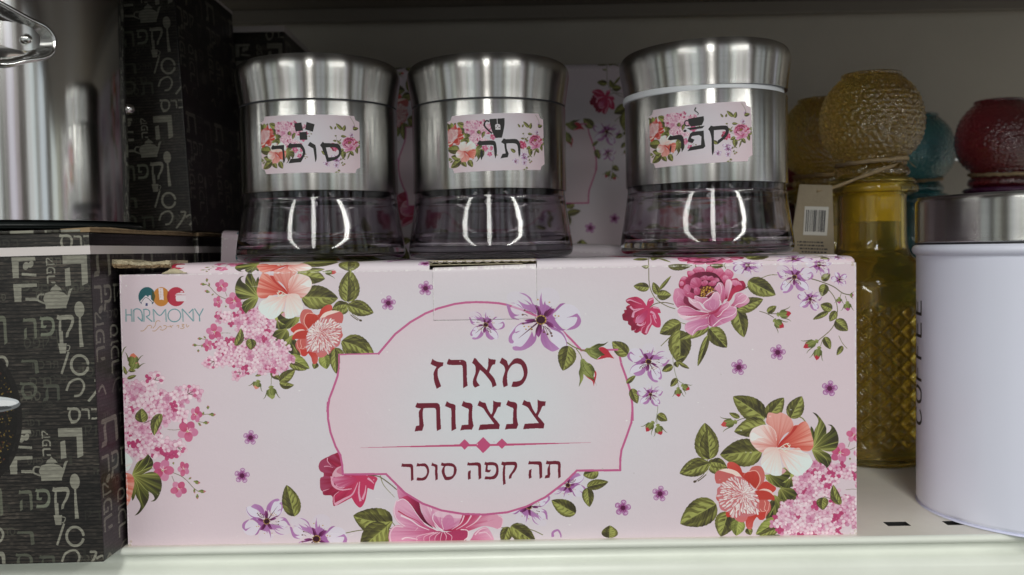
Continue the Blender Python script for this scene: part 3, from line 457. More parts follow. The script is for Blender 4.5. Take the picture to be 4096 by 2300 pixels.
G3 = {
 'resh': (['*180,537 *205,547 300,545 330,570 335,620 *340,765 *305,787 300,680 298,610 280,592 *168,585'],),
 'kaf': (['*392,533 *420,545 500,540 540,580 557,640 545,700 510,760 460,780 *378,778 *390,735 460,740 510,710 527,650 510,600 480,580 *378,580'],),
 'vav': (['*597,527 *625,545 670,565 672,650 *677,760 *642,780 637,650 635,590 *585,572'],),
 'samekh': (['*730,525 *760,537 860,535 910,560 937,610 930,680 880,750 830,772 *775,772 745,710 730,650 745,600 *762,580 *717,568', '790,577 770,620 775,680 *800,727 860,720 890,690 898,620 880,585'],),
 'he': (['*1095,520 *1120,532 1240,525 1275,560 1278,650 *1280,745 *1243,768 1238,650 1235,590 1215,570 *1082,568'], ['*1135,632 1132,700 *1135,750 *1098,770 1092,700 *1100,650']),
 'pe': (['*1335,515 *1360,525 1440,520 1500,545 1520,610 1515,690 1480,745 1430,762 *1325,762 *1335,720 1420,722 1470,690 1488,620 1470,575 1430,565 1375,567 *1370,590 *1368,620 1380,632 *1415,625 *1400,660 1370,665 *1335,655 *1340,600 *1345,562 *1322,555'],),
 'qof': (['*1570,512 *1595,520 1740,515 1775,540 1778,590 1750,650 1710,700 *1698,745 *1663,758 1670,710 1710,650 1740,590 1730,565 *1615,567 1610,700 *1620,822 *1583,843 1578,700 1580,620 *1590,570 *1555,555'],),
 'he2': (['*1945,503 *1968,512 2090,510 2122,540 2125,640 *2127,735 *2090,755 2085,650 2080,580 2060,557 *1930,552'], ['*1980,617 1975,690 *1980,738 *1943,755 1938,700 *1945,635']),
 'tav': (['*2190,498 *2212,508 2340,505 2380,535 2382,640 *2385,728 *2350,750 2345,640 2345,570 2330,553 2245,555 2235,580 *2240,690 *2228,740 *2160,750 *2172,708 *2198,700 2200,620 2215,575 *2225,553 *2175,548'],),
}
def lettering(P):
    A = P.sub(F9); B = P.sub(F10); c = (116, 28, 48)
    for k, d in (('zayin', (0, 0)), ('resh', (0, 0)), ('alef', (0, 0)), ('mem', (0, 0)), ('tav', (0, 0)), ('vav', (0, 0)), ('nun', (0, 0)), ('tsadi', (0, 0)), ('nun', (757, -14)), ('tsadi', (757, -15))):
        for g in GL[k]:
            for s_ in [g]: A.cv.fill([A.M(path(q)+np.array(d)) for q in s_], c)
    for k in G3:
        for g in G3[k]: B.cv.fill([B.M(path(q)) for q in g], c)
def glyph(P, k, box, col, al=1., src=G3, rot=0):
    """a traced glyph fitted into box (x0,y0,x1,y1)"""
    ps = [path(q) for g in src[k] for q in g]; a = np.vstack(ps); lo = a.min(0); hi = a.max(0)
    x0, y0, x1, y1 = box
    for g in src[k]:
        out = []
        for q in g:
            u = (path(q)-lo)/(hi-lo)
            if rot == 90: u = np.stack([u[:, 1], 1-u[:, 0]], 1)
            if rot == -90: u = np.stack([1-u[:, 1], u[:, 0]], 1)
            out.append(P.M(np.stack([x0+u[:, 0]*(x1-x0), y0+u[:, 1]*(y1-y0)], 1)))
        P.cv.fill(out, col, al)

def box_front():
    """print of the gift box front: 2940 x 1096 canvas"""
    W, H = 2940, 1096; cv = Canvas(W, H)
    src = np.array([[476.5, 1096], [3424, 1048], [3426, 2140], [517, 2186]]); dst = np.array([[0, 0], [W, 0], [W, H], [0, H]], float)
    A = []; b = []
    for (x, y), (u, v) in zip(src, dst):
        A += [[x, y, 1, 0, 0, 0, -u*x, -u*y], [0, 0, 0, x, y, 1, -v*x, -v*y]]; b += [u, v]
    h = np.append(np.linalg.solve(np.array(A), np.array(b)), 1).reshape(3, 3)
    def m(p):
        q = np.c_[p, np.ones(len(p))]@h.T; return q[:, :2]/q[:, 2:]
    P = Pen(cv, m)
    X, Y = np.meshgrid(np.arange(W)+.5, np.arange(H)+.5)
    def bg(cx, cy, rx, ry, c0, c1):
        def f(X, Y):
            t = np.clip(np.hypot((X-cx)/rx, (Y-cy)/ry), 0, 1); t = (t*t*(3-2*t))[:, None]
            return np.array(c0)*(1-t)+np.array(c1)*t
        return f
    full = np.array([[0, 0], [W, 0], [W, H], [0, H]], float)
    cv.fill(full, bg(1480, 520, 1500, 900, (212, 215, 222), (219, 199, 209)))
    frame = ['*1358,1422 *1516,1414', ]
    fr_n = []
    for s_, F in (('115,738 428,722 480,660 560,565 680,470 800,400 900,360 1030,325 1120,313 1200,310 1290,312 1380,319 1440,330 1560,370 1700,430 1800,480 1900,555 1960,615 2035,695 2335,690 2337,740 2352,810 2385,900 2420,1010 2437,1120 2441,1250', F15), ('2438,90 2430,180 2392,290 2352,400 2343,470 2342,560 2000,562 1900,660 1750,775 1600,850 1450,895 1270,913 1100,908 930,880 780,825 640,740 560,660 490,590 148,593 143,520 128,440 90,370 50,260 30,150 28,20', F16), ('25,1180 40,1080 70,1000 105,900 114,820', F15)):
        fr_n.append(F(np.array([[float(v) for v in w.split(',')] for w in s_.split()])))
    fp = np.vstack(fr_n)
    # flowers that lie behind the frame
    A_ = P.sub(F15); B_ = P.sub(F16); S = P.sub(F7)
    for c, r in (((800, 200), 58), ((505, 318), 58)): star(A_, c, r, .1)
    for c, r in (((1070, 905), 60), ((1370, 790), 60), ((1768, 1070), 60)): star(P.sub(F13), c, r, .2)
    for c, r in (((1770, 105), 60), ((465, 920), 60), ((178, 1030), 62)): star(P.sub(F14), c, r, .15)
    for c, r in (((1090, 485), 56), ((1025, 780), 58)): star(P.sub(F12), c, r, .1)
    star(B_, (2365, 860), 60, .1)
    # left bouquet (turned round), cut off by the box edge
    LP = P.sub(TL2L)
    bouquet(LP, True, 5)
    bud(P.sub(F12), (195, -345), (245, -470), 90, (224, 130, 100)) if False else None
    L11 = P.sub(F11); bud(L11, (215, 1110), (235, 992), 92, (226, 120, 92)); stem(L11, '215,1110 185,1160 150,1200', 6); leaf(L11, (185, 1160), (250, 1165), 28, 1, 0, 1); leaf(L11, (120, 1120), (165, 1200), 36, 1, 0, 2)
    # bottom: small rose, big rose, leaves
    stem(S, '600,290 720,300 830,370 925,450', 11, (96, 86, 52)); stem(S, '740,290 780,400 900,535', 10, (124, 122, 66), 4); stem(S, '350,940 500,910 660,900 880,885', 9, (104, 104, 50)); stem(S, '850,790 905,855', 9, (120, 116, 80)); stem(S, '2040,880 2200,880 2420,900 2560,960', 9, (110, 110, 54))
    leaf(S, (880, 810), (438, 742), 270, 1, -.12, 2); leaf(S, (820, 860), (520, 1120), 260, 1, 0, 5)
    leaf(S, (2180, 870), (2110, 1060), 120, 1, 0, 3); leaf(S, (2200, 860), (2480, 1050), 170, -1, 0, 6)
    S.f('290,40 230,45 190,60 *165,75 120,95 70,130 50,190 70,240 *105,260 105,300 70,320 65,400 75,450 *95,470 110,510 200,520 210,600 240,632 *420,540 470,620 520,650 570,580 *600,430 *665,455 *685,380 680,300 300,270 330,200', S.grad((480, 320), (80, 250), [(206, 52, 96), (186, 40, 80), (156, 28, 62), (170, 60, 96)], .5, 9, 1))
    for l, w, w1 in (('150,90 150,130 190,180', 12, 5), ('110,190 150,185 210,200', 10, 4), ('200,300 215,400 300,450 420,440', 34, 10), ('215,330 300,310 420,300', 30, 6), ('240,400 320,430 400,360', 20, 5), ('230,620 330,560 430,500 490,370', 34, 8), ('520,580 500,480 510,360', 26, 10), ('540,560 570,480 580,400', 28, 6), ('600,320 640,350 670,380', 26, 8), ('100,465 170,440', 10, 4), ('225,600 225,520 280,470', 12, 5)): S.line(l, w, (228, 160, 186), w1)
    S.f('205,300 240,215 300,185 340,190 340,290', (222, 164, 184)); S.f('290,200 330,200 330,280 250,250', (190, 60, 100), .5)
    S.f('200,330 290,300 420,300 480,340 400,400 280,420', S.grad((480, 320), (210, 350), [(200, 50, 96), (200, 80, 124), (216, 130, 164)], .5))
    # big rose at the bottom edge
    blob(S, '*925,430 960,400 1200,560 1180,620 1000,600 945,540', [(196, 80, 130), (222, 150, 184)], (1100, 600), (940, 430), .5)
    S.f('*960,550 1040,515 1110,525 1170,580 1200,700 1260,800 1330,880 1150,760 1040,640', S.grad((1250, 800), (980, 540), [(96, 14, 46), (150, 30, 70), (204, 60, 106)], .3))
    blob(S, '*1170,575 1230,590 1310,640 1340,700 1330,800 *1370,890 1280,830 1220,740', [(200, 90, 130), (220, 160, 190), (232, 190, 208)], (1370, 890), (1190, 580), .4); S.line('1290,620 1320,700 1330,790 1375,895', 10, (240, 218, 228), 4)
    blob(S, '*920,580 900,620 885,680 900,760 950,830 1030,880 1150,920 *1380,915 1250,850 1180,760 1100,650 1040,580 970,550', [(190, 60, 104), (206, 100, 146), (220, 140, 178), (228, 164, 194)], (1380, 915), (900, 640), .5, 9, 2)
    S.line('920,570 895,680 930,790 1040,880', 12, (238, 206, 220), 8); S.line('930,580 1000,555 1080,620 1160,740 1260,850 1390,920', 9, (242, 222, 232), 4); S.line('970,740 1080,790 1180,860 1290,905', 20, (240, 216, 228), 6); S.line('940,690 1040,750 1150,800 1240,870', 15, (196, 50, 90), 4)
    blob(S, '*1330,640 1420,660 1660,730 1650,800 1560,900 1440,905 1340,830 1310,740', [(196, 80, 130), (214, 136, 176), (226, 166, 194)], (1440, 905), (1480, 700), .4)
    S.f('1340,720 1400,685 1440,690 1520,715 1600,730 1650,735 1640,770 1400,760', (236, 210, 222), .6); S.ell((1500, 820), 66, 90, (208, 120, 166), 10, .8); S.line('1335,720 1330,790 1390,870 1440,905', 9, (240, 218, 230)); S.line('1430,760 1430,830 1450,900', 7, (236, 200, 216))
    blob(S, '*1660,735 1900,735 2060,735 2110,780 2100,870 *2060,895 1900,860 1700,920 *1440,915 1600,860', [(160, 30, 74), (196, 50, 94), (206, 90, 130), (222, 150, 178)], (1440, 915), (2100, 760), .5, 9, 4)
    for l in ('1680,740 1640,830 1540,900', '1760,740 1700,830 1590,900', '1870,740 1800,820 1700,880'): S.line(l, 18, (236, 196, 212), 5)
    S.line('2060,740 2110,780 2095,870 2060,890', 9, (236, 196, 212)); S.line('1940,800 2020,770 2080,800', 20, (222, 150, 180), 6)
    blob(S, '*840,1060 835,960 860,890 930,850 1040,870 1200,915 1390,915 1460,930 1600,910 1700,900 1725,940 1700,1010 1640,1060', [(180, 50, 96), (204, 96, 140), (216, 134, 172), (224, 150, 184)], (1430, 925), (860, 1000), .6, 12, 5)
    S.line('860,1040 850,950 900,870 1000,870', 12, (236, 196, 212)); S.line('980,1010 1040,990 1160,1010', 16, (240, 214, 224), 6); S.line('1640,900 1715,910 1720,980 1680,1020', 10, (240, 214, 224))
    for x in (1180, 1260, 1320, 1380, 1440, 1500, 1560): S.line([(1430+(x-1430)*.35, 930), (x-20, 975), (x-30, 1040)], 9, (232, 180, 200), 5)
    blob(S, '*1700,1060 1760,1000 1800,930 1900,870 1960,900 2010,1000 *2020,1060', [(204, 100, 142), (226, 160, 190)], (1720, 1000), (1950, 880), .5)
    S.line('1800,960 1860,900 1940,880', 14, (238, 200, 216), 5); S.line('1840,940 1920,930 1990,1000', 12, (238, 204, 218), 4)
    # lilac flowers at the bottom
    lil(P, F12(np.array([[1215, 1135.]]))[0], 100, 165); lil(P, F12(np.array([[1600, 1270.]]))[0], 122, 0)
    leaf(P.sub(F12), (1432, 1095), (1368, 852), 120, -1, 0, 2)
    lil(P, F16(np.array([[1930, 680.]]))[0], 75, 200, True); lil(P, F16(np.array([[1620, 850.]]))[0], 95, 190)
    for b, t, w, dk in (((1990, 905), (1800, 800), 110, 1), ((2080, 690), (2248, 652), 70, 1), ((2080, 700), (2100, 852), 80, -1), ((2170, 565), (2050, 600), 90, 1), ((2260, 1100), (2262, 1000), 110, -1)): leaf(B_, b, t, w, dk, 0, w)
    B_.line('1810,1090 1812,1055 1850,1038 1872,1070 1875,1095', 22, PU, 10)
    # the frame panel
    m_in = bg(1480, 560, 780, 620, (211, 216, 222), (224, 198, 209))
    cv.fill(P.M(fp), m_in)
    fl = P.M(fp); pk = lambda X, Y: np.array((202, 96, 148))*(1-(Y/H)[:, None])+np.array((200, 88, 142))*(Y/H)[:, None]
    for i in range(len(fl)):
        a, b2 = fl[i], fl[(i+1) % len(fl)]; d = b2-a; L = np.linalg.norm(d)
        if L < .5: continue
        d /= L; nn = np.array([-d[1], d[0]])*4.3; a = a-d*3; b2 = b2+d*3
        cv.fill(np.array([a+nn, b2+nn, b2-nn, a-nn]), pk)
    # leaves cut by the frame corner, top right, and the spray over the frame
    bouquet(P, True, 3)
    leaf(A_, (350, 718), (120, 640), 110, -1, 0, 1) if False else None
    leaf(P.sub(F2), (1190, 760), (1655, 985), 230, -1, -.15, 3); cv.fill(P.M(F2(np.array([[1140, 985], [1800, 955], [1820, 1200], [1150, 1200.]]))), m_in)
    leaf(P.sub(F2), (1080, 880), (1105, 1300), 150, -1, .05, 4)
    Z = P.sub(F2); Z.line('1135,980 1800,965', 23, (202, 96, 148)); Z.line([(1150, 980), (1150, 1180), (1128, 1330), (1090, 1446)], 23, (202, 96, 148))
    Z.f('*1164,996 *1300,992 *1300,1300 *1110,1446 1150,1320 1166,1180', m_in)
    B6 = P.sub(F6)
    leaf(B6, (2370, 950), (2150, 760), 170, 1, 0, 3); leaf(B6, (2350, 1350), (2480, 1240), 60, 1, 0, 1)
    B6.line('2110,876 2236,876', 27, (202, 96, 148))
    leaf(P.sub(F13), (245, 1070), (290, 1185), 60, 1, 0, 2)
    lilac(B6); lil(P, F6(np.array([[370, 520.]]))[0], 76, 0)
    stem(B6, '1510,770 1620,840 1780,900', 16, (116, 116, 62)); stem(B6, '1640,860 1700,940 1730,1020', 11, (116, 116, 62))
    leaf(B6, (1535, 820), (1455, 1172), 220, 1, -.06, 2)
    B6.f('*1960,850 2010,835 2080,870 2130,940 *2180,1002 2100,985 2020,1000 *1930,1018 2000,950', (196, 42, 60))
    B6.f('*1760,880 1790,850 1830,850 1880,820 1950,790 2030,790 *2098,758 2040,810 1960,850 1990,900 *2050,950 1980,970 *1930,1015 1850,980 1800,930', B6.grad((1780, 900), (2000, 900), [(120, 126, 58), (150, 158, 84), (96, 102, 50), (70, 72, 38)], .5, 8)); B6.line('1800,880 1860,870 1960,930', 7, (84, 88, 40)); B6.line('1830,860 1850,930 1950,960', 6, (84, 88, 40))
    B6.f('*1745,1215 1800,1270 1870,1320 *1890,1390 1930,1220 *1890,1150 1900,1260', (196, 42, 60))
    B6.f('*1700,1060 1710,1015 1750,1005 1790,1050 1850,1080 1890,1130 1905,1180 1890,1260 *1935,1395 1890,1310 1800,1260 *1745,1220 1740,1290 *1680,1402 1695,1290 1680,1200 1700,1120', B6.grad((1700, 1150), (1900, 1150), [(90, 96, 44), (150, 158, 84), (130, 138, 66), (70, 72, 38)], .4, 8)); B6.line('1740,1060 1760,1140 1850,1250', 7, (84, 88, 40)); B6.line('1760,1060 1840,1120 1880,1230', 6, (84, 88, 40))
    rose_spray(P)
    bouquet(P.sub(TL2BR), True, 8)
    # leaves that only the top-right panel shows behind the frame edge
    lettering(P)
    D_ = P.sub(F10); dc = (200, 74, 122)
    D_.f('*-400,318 *980,272 *980,304 *-400,320', dc, n=1); D_.f('*1630,262 *2800,245 *2800,248 *1630,293', dc, n=1); D_.f('*980,272 *1640,264 *1640,292 *980,302', dc, n=1)
    for x, y, r in ((1048, 273, 74), (1306, 283, 113), (1566, 263, 74)): D_.f([np.array([(x-r, y), (x, y-r), (x+r, y), (x, y+r)], float)], dc)
    logo(P.sub(F8))
    # paper fibre and a few scuffs
    rs = random.Random(12); I = Pen(cv, lambda p: p)
    for i in range(60):
        x, y = rs.uniform(0, W), rs.uniform(0, H); I.ell((x, y), rs.uniform(1, 5), rs.uniform(1, 4), rs.choice([(238, 236, 236), (190, 180, 182), (240, 238, 238)]), 0, rs.uniform(.3, .8), 8)
    for i in range(16):
        x, y = rs.uniform(0, W), rs.choice([rs.uniform(0, 60), rs.uniform(H-60, H), rs.uniform(0, H)]); I.line([(x, y), (x+rs.uniform(-60, 60), y+rs.uniform(-14, 14))], rs.uniform(1.5, 4), (236, 232, 232), .5, al=.5)
    wl = [((1254, 0), (1254, 204)), ((1254, 204), (1666, 204)), ((1666, 204), (1666, 0)), ((0, 3), (W, 3)), ((3, 0), (3, H)), ((W-3, 0), (W-3, H))]
    for (xa, ya), (xb, yb) in wl:                       # worn creases: paper showing through the ink
        n_ = int(math.hypot(xb-xa, yb-ya)/9); px, py = xa, ya
        for i in range(1, n_+1):
            qx = xa+(xb-xa)*i/n_+rs.uniform(-1.5, 1.5); qy = ya+(yb-ya)*i/n_+rs.uniform(-1.5, 1.5)
            if rs.random() < .8: I.line([(px, py), (qx, qy)], rs.uniform(1.5, 5.), (240, 236, 236), al=rs.uniform(.3, .85))
            px, py = qx, qy
    for x, y in ((0, 0), (W, 0), (0, H), (W, H)):
        for i in range(26): I.ell((x+rs.gauss(0, 12), y+rs.gauss(0, 14)), rs.uniform(2, 7), rs.uniform(2, 6), rs.choice([(232, 226, 224), (190, 170, 150)]), 0, .6, 8)
    g = np.random.RandomState(2).normal(0, .006, (H, W, 1)).astype(np.float32); cv.a += g
    return cv
def logo(P):
    P.ell((730, 365), 230, 262, (28, 92, 100), n=40); P.ell((1120, 368), 225, 262, (200, 124, 42), n=40)
    P.ell((1525, 367), 250, 262, (190, 40, 66), n=40)
    P.f('*870,200 920,260 955,365 *910,520 870,380', (70, 76, 40), .9); P.f('*1300,210 1340,300 1345,440 *1310,520 1280,400', (160, 40, 40), .9)
    w = (222, 208, 216)
    P.f('*540,490 *700,325 *775,385 *775,330 *840,330 *845,440 *910,495 *900,520 *860,500 *880,640 *590,640 *590,510 *560,520', w, n=1); P.f('*560,520 *590,500 *590,560', (70, 70, 110), n=1); P.f('*870,510 *920,520 *880,575', (70, 80, 100), n=1)
    P.line([(590, 500), (705, 385), (870, 505)], 14, (70, 80, 84)); P.f('*695,540 *750,540 *755,620 *695,620', (60, 66, 120), n=1)
    P.f('*1040,130 *1165,130 *1190,460 *1130,445 *1075,455', w, n=1)
    for y in (160, 215, 265, 320, 375): P.line([(1085, y), (1120, y)], 14, (200, 130, 60))
    P.f('*1485,325 *1790,318 *1790,492 1560,492 1520,450 *1515,345', w, n=3); P.f('*1500,312 1560,270 1680,255 *1770,262 *1785,312', w); P.ell((1675, 228), 36, 17, w); P.line([(1485, 318), (1785, 318)], 9, (186, 40, 66))
    t = (104, 152, 160); k = 30
    for l in ([(160, 700), (170, 1050)], [(310, 700), (330, 1050)], [(375, 720), (378, 1050)], [(650, 720), (655, 1055)], [(905, 710), (930, 1055)], [(1235, 710), (1265, 1055)], [(1695, 700), (1720, 1050)], [(1985, 700), (2000, 1040)]): P.line(l, 44, (150, 170, 176), 44)
    for l in ([(165, 865), (310, 865)], '370,760 400,715 470,698 550,730 600,830 610,1040', [(480, 920), (610, 1045)], '630,720 720,710 800,760 800,860 710,915', [(715, 915), (880, 1050)], [(905, 710), (1080, 880), (1240, 710)], [(1695, 700), (2000, 1040)], [(1870, 820), (1985, 705)], [(2025, 690), (2160, 890)], [(2265, 690), (2160, 890)], [(2160, 890), (2170, 1045)]): P.line(l, k, t)
    a = np.linspace(0, 2*np.pi, 30); P.line(np.stack([1480+172*np.cos(a), 880+172*np.sin(a)], 1), k, t)
    c = (190, 146, 106)
    for l in ('560,1305 640,1295 720,1220 760,1160', '760,1160 830,1150 870,1190 840,1230', '880,1300 960,1300 1040,1230 1100,1170 1130,1230', '900,1230 960,1150 980,1060 1040,1020 1100,1045', '1090,1260 1170,1280 1260,1220 1250,1160 1180,1160', '1290,1185 1370,1185 1450,1150', '1360,1150 1410,1220', '1540,1170 1600,1150 1590,1220', '1680,1120 1750,1130 1690,1170 1750,1200 1700,1240 1640,1230', '1800,1110 1830,1200 1880,1150'): P.line(l, 17, c)
def print_label(word):
    """jar label, 840 x 480 canvas; word picks the lettering and picture"""
    W, H = 840, 480; cv = Canvas(W, H, (214, 204, 214))
    cv.fill(np.array([[0, 0], [W, 0], [W, H], [0, H]], float), lambda X, Y: np.array((214, 212, 222))*(1-np.clip(np.hypot(X-400, Y-200)/500, 0, 1)[:, None])+np.array((222, 196, 206))*np.clip(np.hypot(X-400, Y-200)/500, 0, 1)[:, None])
    # bouquet turned a quarter: hydrangea top, peony left, hibiscus below
    def rotm(s, rot, src, dst, mir=1):
        r = math.radians(rot); k = s*complex(math.cos(r), math.sin(r))
        def f(p):
            z = (p[:, 0]-src[0])*mir+1j*(p[:, 1]-src[1]); w = k*z
            return np.stack([dst[0]+w.real, dst[1]+w.imag], 1)
        return f
    bouquet(Pen(cv, rotm(.785, 184, (1128, 1173), (162, 302), 1)), False, 4)
    rose_spray(Pen(cv, rotm(.47, 2, (2833, 1174), (752, 232), 1)), False)
    for x, y, r in ((560, 408, 30), (640, 378, 34), (770, 160, 24), (790, 90, 16)): lil(Pen(cv, lambda p: p), (x, y), r, x)
    I = Pen(cv, lambda p: p); K = (34, 33, 32)
    stem(I, '760,10 790,60 800,110', 3); 
    for b, t, w in (((610, 120), (590, 90), 14), ((630, 120), (640, 92), 14), ((690, 120), (640, 70), 26), ((700, 130), (715, 80), 26), ((560, 330), (520, 300), 26), ((780, 110), (830, 100), 26)): leaf(I, b, t, w, 1, 0, b[0])
    if word == 'sugar':
        B = Pen(cv, lambda p: (p-np.array((140, 120)))*np.array((840/2220., 480/1235.)))
        B.f('*410,800 *455,738 *500,760 640,755 *728,750 725,850 735,1000 740,1080 *705,1150 690,1060 685,900 640,835 *430,840', K)
        B.f('*800,790 *860,712 *900,735 1080,735 1140,790 1180,890 1170,980 *1085,1130 *815,1148 *865,1055 1020,1045 1090,1020 1130,930 1110,860 1050,815 *835,825', K)
        B.f('*1235,775 *1285,700 *1395,768 *1410,850 1415,1050 *1385,1135 1370,1000 1350,850 *1330,830', K)
        B.f(['*1490,770 *1550,695 *1580,725 1790,728 1870,740 1920,800 1930,900 1900,1000 1800,1080 *1625,1130 1590,1000 1540,870 *1530,830', '*1610,820 1700,812 1820,820 1875,880 1870,960 *1800,1015 *1660,1032 1640,950'], K)
        B.f('*960,300 *1115,285 *1150,455 *990,475', K, n=1); B.f('*1225,275 *1390,325 *1350,485 *1190,435', K, n=1); B.f('*1065,490 *1225,488 *1232,655 *1075,655', K, n=1)
    if word == 'tea':
        B = Pen(cv, lambda p: (p-np.array((90, 130)))*np.array((840/2110., 480/1235.)))
        B.f('*715,770 *770,700 *820,718 1020,712 1090,745 1112,850 1110,1000 *1075,1110 1062,1000 1050,860 1020,810 *770,808', K)
        B.f('*800,890 830,960 825,1040 *795,1130 775,1050 *778,950', K)
        B.f('*1205,755 *1265,675 *1310,695 1500,692 1560,715 1605,800 1605,1000 *1570,1090 1560,1000 1550,850 1500,790 *1315,785 1320,900 *1355,1010 *1330,1085 *1180,1105 *1225,1010 *1290,1000 1275,880 *1270,800', K)
        B.f('*990,250 *1300,240 1290,400 1250,580 *1225,660 *1100,662 1050,560 1010,420', K); B.line('985,300 930,285 890,330 890,400 950,480 1030,560', 34, K)
        B.line([(1145, 245), (1148, 360)], 12, (216, 208, 216)); B.f('*1100,385 *1120,362 *1180,362 *1205,385 *1205,485 *1102,485', (216, 210, 216), n=1); B.ell((1152, 405), 10, 14, K); B.ell((1180, 440), 16, 9, K); B.ell((1120, 435), 10, 9, K)
    if word == 'coffee':
        B = Pen(cv, lambda p: (p-np.array((160, 140)))*np.array((840/2130., 480/1200.)))
        B.f('*590,790 *650,712 *690,728 860,722 915,770 930,850 920,980 *882,1080 870,980 870,880 820,815 *650,812', K)
        B.f('*1060,720 *1110,688 *1325,683 *1325,850 *1342,1000 *1300,1040 *1130,1055 *990,1070 *1050,990 *1260,965 *1275,800 *1230,765 *1090,775 *1070,810 *1140,850 *1100,915 *1010,880 *1010,840', K, n=2)
        B.f('*1410,660 *1465,592 *1510,610 1740,608 1800,650 1805,740 1740,850 *1575,980 *1585,900 1680,830 1740,740 1720,690 *1520,690 1510,900 1505,1100 *1470,1195 1460,1100 1465,850 *1440,710', K)
        B.f('*660,890 668,950 650,1030 *630,1095 *620,1000', K)
        B.f('*1030,420 *1335,393 1335,480 *1290,572 *1080,582 1040,510', K); B.line('1035,460 990,450 960,490 980,550 1050,560', 24, K); B.f('*1000,605 *1345,585 *1300,635 *1060,648', K, n=1)
        B.line('1195,205 1170,260 1210,300 1235,330 1220,365', 26, K, 12)
        B.ell((960, 655), 34, 26, K)
    return cv
# --- black boxes with the coffee/tea/sugar words --------------------------------
def teapot(P, x, y, w, h, c):
    q = lambda s_: np.array([[x+float(a.split(',')[0])*w/100, y+float(a.split(',')[1])*h/100] for a in s_.split()])
    P.cv.fill(P.M(q('22,38 40,30 60,30 76,38 84,50 88,30 92,22 100,20 95,34 88,64 80,92 80,100 22,100 22,88 16,60')), c); P.cv.fill(P.M(q('36,28 42,14 50,8 52,0 57,8 64,14 70,28')), c)
    P.line(q('20,42 4,44 2,66 20,78'), w*.05, c)
def spoon(P, x, y, w, h, c): P.ell((x+w/2, y+h*.17), w/2, h*.17, c); P.line([(x+w*.5, y+h*.3), (x+w*.5, y+h*.65), (x+w*.55, y+h*.97)], w*.18, c, w*.42)
def slats(cv, seed, base=((66, 60, 54), (34, 31, 29)), pitch=15):
    H, W = cv.h, cv.w; Y, X = np.mgrid[0:H, 0:W].astype(np.float32)
    t = (Y/pitch+.25*(n2(X/120.+seed, Y/90.)-.5)) % 1
    pat = np.where(t < .3, .5, 1.)*(.75+.5*n2(X/60.+3*seed, np.floor(Y/pitch)*3.7))
    pat *= .7+.6*n2(X/14., Y/3.+seed); big = n2(X/260.+seed*2, Y/150.)
    c = np.array(base[0])*big[..., None]+np.array(base[1])*(1-big[..., None])
    cv.a[:] = (c*pat[..., None]/255.).astype(np.float32); cv.pat = pat.astype(np.float32)
WC = (147, 145, 132)
def cup(P, x, y, w, h, c): P.f([np.array([(x, y), (x+w, y), (x+w*.85, y+h), (x+w*.15, y+h)], float)], c); P.line([(x+w, y+h*.2), (x+w*1.35, y+h*.3), (x+w*1.2, y+h*.7), (x+w*.9, y+h*.75)], w*.12, c)
def small_words(P, W, H, seed, col):
    rs = random.Random(seed); ks = ['resh', 'kaf', 'vav', 'samekh', 'he', 'pe', 'qof', 'tav']
    for i in range(95):
        x = rs.uniform(0, W); y = rs.uniform(0, H); h = rs.uniform(24, 46); f = rs.uniform(.55, 1.)
        for k in rs.sample(ks, rs.choice([2, 3, 4])): glyph(P, k, (x, y, x+h*.72, y+h), tuple(c*f for c in col)); x += h*(.5 if k == 'vav' else .86)
def words(P, ox, oy, full=True):
    """one repeat (about 430 x 690) of the word pattern"""
    c = WC; d = (104, 106, 92); Q = P.sub(lambda p: p+np.array((ox, oy)))
    Q.f('*215,150 *312,150 *312,262 *288,272 *288,185 *215,185', c, n=1); Q.f('*222,205 *242,198 *244,270 *222,274', c, n=1)
    Q.f('*12,152 *105,152 *108,168 *40,170 *38,235 *14,235', c, n=1); Q.ell((68, 188), 12, 16, c, 20); Q.ell((88, 182), 10, 15, c, 30); Q.line([(50, 220), (108, 226)], 11, c)
    Q.f('*14,258 *108,258 *108,272 *46,274 *44,330 *16,330', c, n=1); Q.line([(60, 320), (112, 322)], 12, c)
    glyph(Q, 'qof', (148, 158, 184, 190), c, rot=90); glyph(Q, 'pe', (148, 194, 184, 222), c, rot=90); glyph(Q, 'he', (148, 228, 184, 262), c, rot=90)
    teapot(Q, 108, 262, 142, 98, c); spoon(Q, 253, 334, 40, 188, c)
    glyph(Q, 'qof', (180, 386, 250, 510), c); glyph(Q, 'pe', (112, 390, 172, 470), (120, 124, 108)); glyph(Q, 'he', (45, 394, 100, 480), d); cup(Q, 182, 500, 34, 40, c); Q.line([(199, 450), (199, 500)], 9, c)
    Q.line([(190, 622), (222, 535)], 9, c); a = np.linspace(.3, 6.2, 24); Q.line(np.stack([264+34*np.cos(a), 588+38*np.sin(a)], 1), 11, c)
    Q.line('206,690 224,655 262,645 278,672 262,706 236,712', 9, c); Q.line('292,735 330,690 345,655 320,652', 10, c); Q.line('345,680 372,670 380,700 362,725', 10, c)
    glyph(Q, 'samekh', (205, 755, 260, 822), c); glyph(Q, 'resh', (262, 762, 296, 808), c); glyph(Q, 'kaf', (300, 762, 338, 808), c); Q.f([np.array([(346, 760), (370, 760), (366, 815), (350, 815)], float)], c)
    glyph(Q, 'tav', (-95, 380, -20, 500), d); glyph(Q, 'kaf', (-80, 540, -20, 610), c); glyph(Q, 'he', (-90, 640, -20, 740), c); glyph(Q, 'resh', (30, 560, 100, 620), (90, 92, 80)); glyph(Q, 'samekh', (20, 650, 90, 720), (90, 92, 80)); glyph(Q, 'tav', (110, 660, 180, 730), (80, 82, 72))
